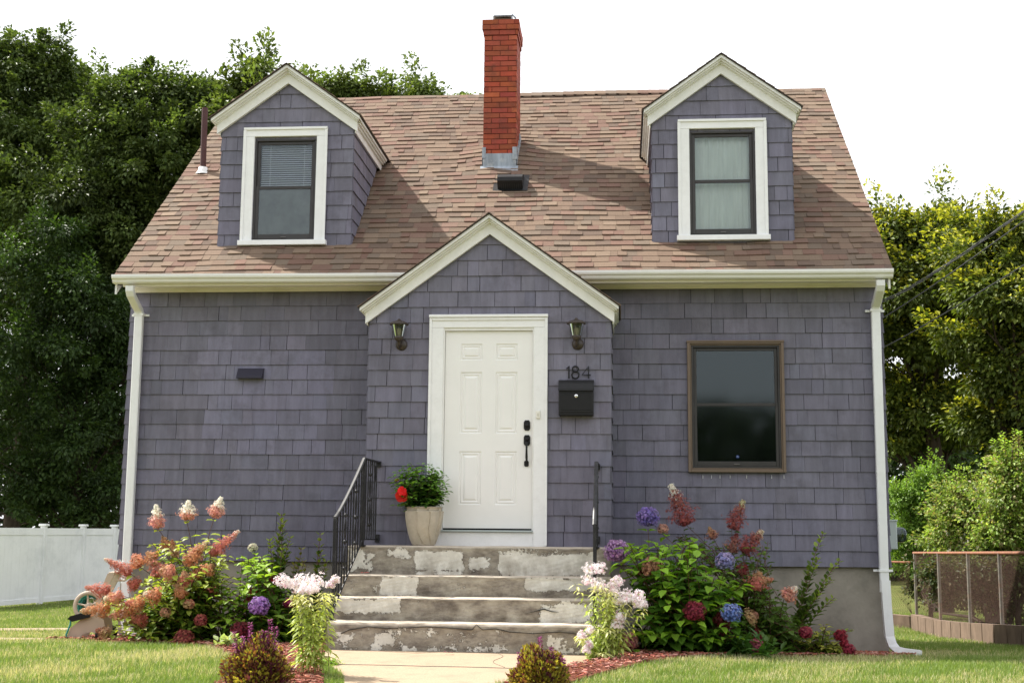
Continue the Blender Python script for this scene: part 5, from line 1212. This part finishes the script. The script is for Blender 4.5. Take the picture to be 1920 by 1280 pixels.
# the lower return fence behind it
cf2 = empty('chain_link_fence', (0, 0, 0), label='lower stretch of wire fence between the house corner and the rusty rail', category='fence')
B1 = P0+np.array([.0, .35]); B0 = B1+np.array([-1.6, 1.8]); g = G(); g.tube([(*B0, .49), (*B1, .50)], .024, 8); g.build('top_rail', M['rust'], cf2)
g = G(); n2 = vn(np.array([-(B1-B0)[1], (B1-B0)[0]])); g.prism([(*(B0-n2*.1), wt(B0)-.4), (*(B1-n2*.1), wt(B1)-.4), (*(B1-n2*.1), wt(B1)-.06), (*(B0-n2*.1), wt(B0)-.02)], (*(n2*.2), 0)); g.build('block_wall', M['block'], cf2)
g = G(); q = B0+(B1-B0)*.55; g.tube([(*q, wt(q)-.1), (*q, .5)], .026, 8); g.build('fence_post', M['post'], cf2)
g = G(); LL = np.linalg.norm(B1-B0)
for k in range(60):
    for s in (1, -1):
        u0 = k*.062-(1. if s > 0 else 0); Q = []
        for v in (0, 1.): u = min(max(u0+(v if s > 0 else 1-v), 0), LL); q = B0+(B1-B0)*(u/LL); Q.append((*q, wt(q)-.02+(.5-wt(q))*v))
        if abs(Q[0][0]-Q[1][0]) > .05: g.tube(Q, .0016, 3, cap=False, smooth=False)
g.build('wire_mesh', M['wire'], cf2)

# ================================================================== trees
def tree(name, label, base, lobes, n, ls, pal, group='trees beyond the house', trunk=.22, cat='tree', lmat='treeleaf', tips=None, clump=.62, tipfrac=.25, limbs=True, per=170, shell=(.6, 1.03), bark='bark', shoots=0):
    """lobes: [(centre, radius)], leaves sit in clumps spread through each lobe's outer volume"""
    base = np.asarray(base, float); R = empty(name, tuple(base), label=label, category=cat)
    if group: R['group'] = group
    gt = G(); top = max(l[0][2]+l[1]*.3 for l in lobes)-base[2]; cx = np.mean([l[0] for l in lobes], 0)-base
    sp_ = [(0, 0, -.4)]+[(cx[0]*f*f+RNG.normal()*.08, cx[1]*f*f, top*f*.86) for f in (.15, .3, .45, .6, .75, .9)]
    gt.tube(sp_, np.linspace(trunk, trunk*.25, len(sp_)), 10)
    sp_ = np.array(sp_)
    for (c, r) in lobes:
        c = np.asarray(c, float)-base; j = max(1, min(5, int(6*np.clip((c[2]-r*1.0)/top, .12, .8)))); a = sp_[j]
        m_ = a*.5+c*.5+np.array([0, 0, r*.1])+RNG.normal(size=3)*.15
        gt.tube([a, a*.7+m_*.3+np.array([0, 0, .1]), m_, c], [trunk*.36, trunk*.3, trunk*.2, trunk*.1], 7, cap=False)
        for k in range(7):
            e = c+rsph(1)[0]*r*.8; s0 = m_*(1-.15*k/2)+c*(.15*k/2); mm = (s0+e)/2+RNG.normal(size=3)*.12
            gt.tube([s0, mm, e], [trunk*.12, trunk*.08, trunk*.03], 5, cap=False)
    gt.build('trunk', M[bark], R)
    g = G(); vol = np.array([l[1]**2 for l in lobes]); vol = vol/vol.sum()
    T_ = TRI
    for (c, r), f in zip(lobes, vol):
        c = np.asarray(c, float)-base; ncl = max(4, int(n*f/per))
        d = rsph(ncl); d[:, 2] = np.where(d[:, 2] < -.35, -d[:, 2]*.6, d[:, 2]); d = vn(d)
        rad = r*RNG.uniform(*shell, ncl)*(1+.14*np.sin(d[:, 0]*5+c[0])+.12*np.sin(d[:, 2]*6+c[1]*2))
        cc = c+d*rad[:, None]; cs = clump*(RNG.uniform(.35, 1.0, ncl)**1.3)*1.45; el = RNG.random(ncl) < .22; ax = vn(d+np.array([0, 0, .7])+.5*rsph(ncl)); cc = cc+ax*(el*cs*.8)[:, None]
        tint = 1+.22*RNG.normal(size=ncl)
        k = ncl*per; ci = np.repeat(np.arange(ncl), per); off = rsph(k)*(RNG.random((k, 1))**.5)*cs[ci][:, None]*np.array([1, 1, .62])
        ec = el[ci][:, None]; la = (off*ax[ci]).sum(1, keepdims=True); off = np.where(ec, (off-ax[ci]*la)*.45+ax[ci]*la*1.35, off)
        p = cc[ci]+off; out = vn(off*np.array([1, 1, 1.5])+d[ci]*.25*cs[ci][:, None])
        dirn = vn(out+np.array([0, 0, -.35])+.5*rsph(k)); up = vn(np.array([0, 0, .7])+1.0*out+.3*rsph(k))
        pi_ = RNG.choice(len(pal), k); cols = np.array(pal)[pi_]*np.clip(tint[ci], .6, 1.5)[:, None]*(1+.15*RNG.normal(size=(k, 1)))
        if tips is not None:
            hi = (off[:, 2] > .22*cs[ci]) & (RNG.random(k) < tipfrac) ; cols[hi] = np.array(tips)*(1+.2*RNG.normal(size=(int(hi.sum()), 1)))
        g.inst(T_, orient(dirn, up, ls*RNG.uniform(.65, 1.25, k)), p, np.clip(cols, .006, .9))
    if shoots:
        gs = G()
        for k in range(shoots):
            c, r = lobes[RNG.integers(len(lobes))]; c = np.asarray(c, float)-base; d = vn(rsph(1)[0]+np.array([0, 0, 1.1])); a = c+d*r*.6
            leafy(g, gs, a, a+d*r*.6+np.array([0, 0, RNG.uniform(.25, .6)]), ls*1.15, pal[RNG.integers(len(pal))], TRI, t0=.2, pairs=12, colt=tuple(np.array(pal[0])*1.7), up=.6, sr=.008)
        gs.build('twig', M['stem'], R)
    g.build('crown', M[lmat], R)
    return R
def lob(D, L, dy=0):
    """lobes from photo positions (x, y, radius in photo pixels, extra depth) at distance D"""
    return [(atd(x, y+dy+(16 if y < 300 else 0), D+e), r*(D+e)/FPX) for (x, y, r, e) in L]
def tb(px, D): q = atd(px, 900, D); return np.array([q[0], q[1], float(gh(q[0], q[1]))])
GRN = [(.075, .110, .030), (.10, .140, .038), (.060, .092, .026), (.135, .175, .052)]
GRY = [(.14, .185, .05), (.11, .155, .04), (.18, .22, .07)]
DRK = [(.030, .058, .016), (.040, .070, .018), (.050, .085, .02)]
tree('maple_tree', 'tallest dark green maple at the left edge of the photo', tb(30, 44), lob(44, [(60, 150, 88, 0), (-40, 190, 110, 0), (130, 170, 75, 1), (20, 280, 120, -1), (120, 300, 100, 0), (-60, 380, 140, 0), (60, 420, 120, 0), (175, 200, 45, 1), (35, 105, 45, 0), (95, 98, 38, 0), (-60, 560, 130, 0), (50, 560, 120, 0)]), 110000, .165, GRN, trunk=.3)
tree('maple_tree', 'broad maple between the tallest tree and the left dormer', tb(230, 41), lob(41, [(245, 215, 85, 0), (310, 210, 75, 0), (200, 300, 90, 0), (300, 320, 100, -1), (370, 235, 70, 0), (410, 200, 55, 1), (230, 420, 110, 0), (130, 400, 90, -1), (330, 430, 80, 0), (265, 150, 35, 0), (215, 190, 40, 1), (340, 165, 30, 0), (385, 165, 28, 0), (150, 520, 100, 0), (230, 540, 100, 0)]), 120000, .155, GRN, trunk=.26)
tree('maple_tree', 'brighter green maple rising behind the left dormer', tb(500, 40), lob(40, [(492, 135, 38, 0), (470, 160, 35, 0), (525, 170, 35, 0), (450, 195, 45, 0), (500, 220, 70, 0), (560, 230, 60, 0), (560, 160, 24, 0), (430, 240, 60, 0), (470, 330, 90, 0), (540, 340, 90, 0), (500, 440, 100, 0)]), 42000, .17, GRY, trunk=.2)
tree('maple_tree', 'pale green tree showing above the roof right of the left dormer', tb(650, 50), lob(50, [(600, 175, 42, 0), (650, 185, 42, 0), (620, 165, 30, 0), (660, 150, 22, 0), (640, 240, 70, 0), (585, 150, 22, 0), (690, 190, 35, 0), (640, 330, 90, 0), (650, 430, 90, 0)]), 38000, .17, GRY, trunk=.2)
tree('maple_tree', 'pale green tree above the roof halfway to the chimney', tb(770, 50), lob(50, [(735, 180, 32, 0), (765, 178, 30, 0), (800, 182, 28, 0), (750, 230, 60, 0), (790, 160, 14, 0), (712, 168, 20, 0), (808, 168, 14, 0), (770, 310, 90, 0), (760, 420, 90, 0)]), 32000, .17, GRY, trunk=.2)
tree('maple_tree', 'small treetop peeking over the ridge beside the chimney', tb(870, 60), lob(60, [(870, 190, 20, 0), (862, 182, 12, 0), (890, 185, 12, 0), (870, 230, 45, 0)]), 5000, .18, GRY, trunk=.2)
tree('understory_tree', 'dark bushy tree low behind the left corner of the house', tb(150, 38), lob(38, [(60, 560, 110, 0), (170, 600, 100, 0), (120, 700, 120, 0), (20, 720, 120, 0), (200, 760, 95, 0), (60, 840, 120, 0), (170, 870, 100, 0), (230, 660, 80, 1), (110, 480, 60, 0), (40, 930, 90, 0), (130, 940, 80, 0), (215, 940, 70, 0), (250, 800, 70, 0), (90, 985, 60, 0), (190, 985, 60, 0)]), 80000, .13, DRK, trunk=.14)
tree('understory_tree', 'dark tree mass above the white fence at the left edge', tb(-60, 48), lob(48, [(-20, 700, 130, 0), (100, 800, 120, 0), (220, 850, 120, 0), (20, 900, 110, 0), (150, 930, 100, 0), (-80, 850, 120, 0), (-60, 600, 130, 0), (180, 700, 110, 0), (250, 930, 80, 0), (70, 650, 110, 0)]), 40000, .17, DRK, trunk=.16)
YT = (.40, .39, .05)
CH_ = [(.095, .125, .022), (.12, .145, .026), (.07, .10, .02)]
tree('chestnut_tree', 'yellow tipped tree rising right behind the house', tb(1760, 34), lob(34, [(1700, 440, 60, 0), (1760, 430, 55, 0), (1800, 450, 55, 0), (1680, 520, 80, 0), (1760, 530, 90, -1), (1690, 620, 85, 0), (1770, 640, 80, 0), (1660, 720, 70, 1), (1740, 740, 70, 0), (1650, 420, 40, 0), (1810, 560, 60, 0), (1700, 810, 60, 1), (1780, 790, 65, 1), (1660, 800, 50, 1)], 24), 76000, .145, CH_, tips=YT, tipfrac=.6, trunk=.28, clump=.62, per=170)
tree('chestnut_tree', 'yellow tipped tree at the right edge of the photo', tb(1930, 30), lob(30, [(1880, 450, 60, 0), (1940, 430, 60, 0), (1850, 510, 60, 0), (1900, 560, 85, -1), (1960, 600, 100, 0), (1850, 640, 60, 0), (1900, 690, 70, 0), (1940, 740, 80, 0), (1840, 440, 30, 1), (1860, 790, 70, 1), (1940, 820, 70, 0)], 24), 76000, .135, CH_, tips=YT, tipfrac=.6, trunk=.25, clump=.6, per=170)
tree('understory_tree', 'dark tree filling the gap under the yellow tipped trees', tb(1800, 44), lob(44, [(1700, 820, 90, 0), (1800, 800, 85, 0), (1900, 820, 90, 0), (1750, 900, 100, 0), (1860, 900, 90, 0), (1680, 720, 60, 0)]), 17000, .2, DRK, trunk=.3)
LG = [(.22, .33, .06), (.28, .38, .09), (.15, .23, .045), (.36, .42, .14), (.28, .24, .12)]
for k, (px, D, L, lab, pl) in enumerate((
    (1735, 31, [(1720, 920, 50, 0), (1700, 980, 45, 0), (1745, 960, 50, 0), (1730, 1010, 45, 0), (1690, 920, 30, 0), (1745, 890, 30, 0), (1700, 1040, 40, 0), (1760, 1030, 45, 0)], 'mid green bush at the house corner behind the wire fence', [(.15, .26, .045), (.20, .31, .06)]),
    (1810, 28, [(1800, 950, 50, 0), (1840, 940, 50, 0), (1780, 1000, 45, 0), (1830, 1010, 45, 0), (1810, 910, 30, 0), (1850, 1000, 45, 0), (1800, 1040, 40, 0)], 'pale green bush in the middle behind the rusty rail', LG),
    (1900, 25, [(1890, 920, 50, 0), (1930, 900, 60, 0), (1880, 980, 50, 0), (1930, 980, 60, 0), (1890, 860, 25, 0), (1905, 845, 18, 0), (1870, 1020, 40, 0), (1930, 1040, 50, 0)], 'light green bush at the right edge behind the rusty rail', LG))):
    tree('fence_bush', lab, tb(px, D), lob(D, L, 22), 21000, .085, pl, shoots=34, group='bushes behind the chain link fence', trunk=.06, cat='bush', lmat='leaf', clump=.3, per=45, shell=(.3, 1.1))
# ivy and twigs behind the wire, shade put into their dark leaf tints
tree('vine_thicket', 'shaded tangle of vines and bare twigs behind the rusty wire mesh', tb(1840, 25), lob(25, [(1760, 1090, 36, 0), (1820, 1085, 40, 0), (1880, 1090, 42, 0), (1940, 1100, 45, 0), (1790, 1120, 30, 0), (1850, 1130, 32, 0), (1735, 1110, 30, 6), (1735, 1070, 30, 6), (1920, 1060, 40, 0), (1900, 1150, 28, 0)]), 17000, .085, [(.05, .075, .025), (.08, .11, .035), (.11, .095, .045)], group=None, trunk=.12, cat='thicket', clump=.3, per=34, shell=(.2, 1.1))

g = G()
for (px, D_, yt, w_) in [(x, 58+3*(k % 2), (800 if -100 < x < 2050 else 560)+40*sin(k*1.7)-(60 if x < 250 else 0)-(260 if 330 < x < 1560 else 0), 2.6) for k, x in enumerate(range(-1100, 3200, 52))]:
    b = tb(px, D_); top_ = atd(px, yt, D_)[2]; n = 1500; d = rsph(n); hh = top_-b[2]
    p = b+np.stack([d[:, 0]*w_, d[:, 1]*w_*.8, hh*.5+d[:, 2]*hh*.56], 1)*1.0+.2*rsph(n); g.inst(TRI, orient(vn(d+rsph(n)), rsph(n), .42), p, jit((.035, .06, .018), n, .3))
tag(g.build('wood', M['treeleaf']), 'dark line of woodland far behind the yard on both sides of the house', 'wood', kind='stuff')
# trees across the street, which the windows mirror
g = G()
for k in range(60):
    x = -45+k*1.6; h_ = 5.45+.18*sin(k*.7)+.12*sin(k*1.9)+.15*RNG.random(); y = -34+2*RNG.random(); n = 2200; d = rsph(n); p = np.stack([x+d[:, 0]*1.8, y+d[:, 1]*1.5, -.2+h_*.5+d[:, 2]*h_*.55], 1)+.25*rsph(n); g.inst(TRI, orient(rsph(n), rsph(n), .34), p, jit((.04, .07, .02), n, .2))
tag(g.build('far_wood', M['treeleaf']), 'row of trees across the street, mirrored in the window glass', 'wood', kind='stuff')

# ---- overhead service wires
def wire(pts, r, label, twist=0):
    P = np.array(pts, float); a, b = P[0], P[-1]; t = np.linspace(0, 1, 40)[:, None]; m_ = P[1]
    C_ = (1-t)**2*a+2*t*(1-t)*(2*m_-(a+b)/2)+t*t*b; g = G()
    if twist:
        L = np.linalg.norm(b-a)
        for ph in (0, 2*pi/3, 4*pi/3):
            T = np.linspace(0, 1, 160)[:, None]; Q = (1-T)**2*a+2*T*(1-T)*(2*m_-(a+b)/2)+T*T*b; an = T[:, 0]*L*5+ph
            g.tube(Q+np.stack([0*an, np.cos(an), np.sin(an)], 1)*.014, .006, 5, (2.5, 2.5, 2.5) if ph == 0 else (1, 1, 1))
    else: g.tube(C_, r, 6)
    tag(g.build('overhead_wire', M['cable']), label, 'cable', 'service wires at the right corner of the house')
wire([(4.23, .25, 3.60), at(1800, 480, .8), at(2050, 300, 2.2)], .01, 'twisted service cable, uppermost of the wires at the right', 1)
wire([(4.23, .35, 3.42), at(1810, 493, 1.0), at(2050, 318, 2.4)], .007, 'plain black wire just below the twisted cable', 0)
wire([(4.23, .45, 3.10), at(1800, 570, 1.0), at(2050, 415, 2.4)], .007, 'lowest thin black wire crossing the yellow tipped trees', 0)

# ================================================================== light, sky, camera
sv = np.array([-1., .48, 1.40]); sv /= np.linalg.norm(sv)
elev = math.asin(sv[2]); azim = math.atan2(sv[0], sv[1])   # azimuth measured from +Y towards +X
sun = bpy.data.lights.new('sun', 'SUN'); sun.energy = 5.0; sun.angle = radians(.9); sun.color = (1, .95, .87)
so = bpy.data.objects.new('sun', sun); COL.objects.link(so)
from mathutils import Vector, Matrix
so.rotation_euler = Vector(sv).to_track_quat('Z', 'Y').to_euler()
w = bpy.data.worlds.new('World'); scene.world = w; w.use_nodes = True; nt = w.node_tree; bg = nt.nodes['Background']
sky = nt.nodes.new('ShaderNodeTexSky'); sky.sky_type = 'NISHITA'; sky.sun_disc = False; sky.sun_elevation = elev; sky.sun_rotation = azim; sky.dust_density = 5; sky.air_density = 1.0; sky.ozone_density = 1
# thin bright overcast in front of the blue: cloud veil with a faint gap towards the right
tc = nt.nodes.new('ShaderNodeTexCoord'); nz = nt.nodes.new('ShaderNodeTexNoise'); nz.inputs['Scale'].default_value = 1.3; nz.inputs['Detail'].default_value = 3
nt.links.new(tc.outputs['Generated'], nz.inputs['Vector'])
mr = nt.nodes.new('ShaderNodeMapRange'); mr.inputs['From Min'].default_value = .3; mr.inputs['From Max'].default_value = .7; mr.inputs['To Min'].default_value = .72; mr.inputs['To Max'].default_value = .88; nt.links.new(nz.outputs[0], mr.inputs[0])
mx = nt.nodes.new('ShaderNodeMix'); mx.data_type = 'RGBA'; nt.links.new(mr.outputs[0], mx.inputs['Factor']); nt.links.new(sky.outputs[0], mx.inputs[6]); mx.inputs[7].default_value = (8.6, 8.7, 8.9, 1)
nt.links.new(mx.outputs[2], bg.inputs['Color']); bg.inputs['Strength'].default_value = .098
cam = bpy.data.cameras.new('camera'); co = bpy.data.objects.new('camera', cam); COL.objects.link(co); scene.camera = co
cam.sensor_width = 36; cam.lens = FPX/1920*36; cam.clip_end = 1000; cam.clip_start = .1
m4 = Matrix(((RT[0], UP[0], -FW[0], CAM[0]), (RT[1], UP[1], -FW[1], CAM[1]), (RT[2], UP[2], -FW[2], CAM[2]), (0, 0, 0, 1))); co.matrix_world = m4
cam.dof.use_dof = True; cam.dof.focus_distance = 13.6; cam.dof.aperture_fstop = 5.6
vs = scene.view_settings; vs.view_transform = 'Standard'; vs.look = 'None'; vs.exposure = .98; vs.gamma = 1; vs.use_curve_mapping = False
scene.render.engine = 'CYCLES'; scene.cycles.use_denoising = True; scene.cycles.max_bounces = 8; scene.cycles.transparent_max_bounces = 8; scene.cycles.diffuse_bounces = 3; scene.cycles.glossy_bounces = 3; scene.cycles.sample_clamp_indirect = 6
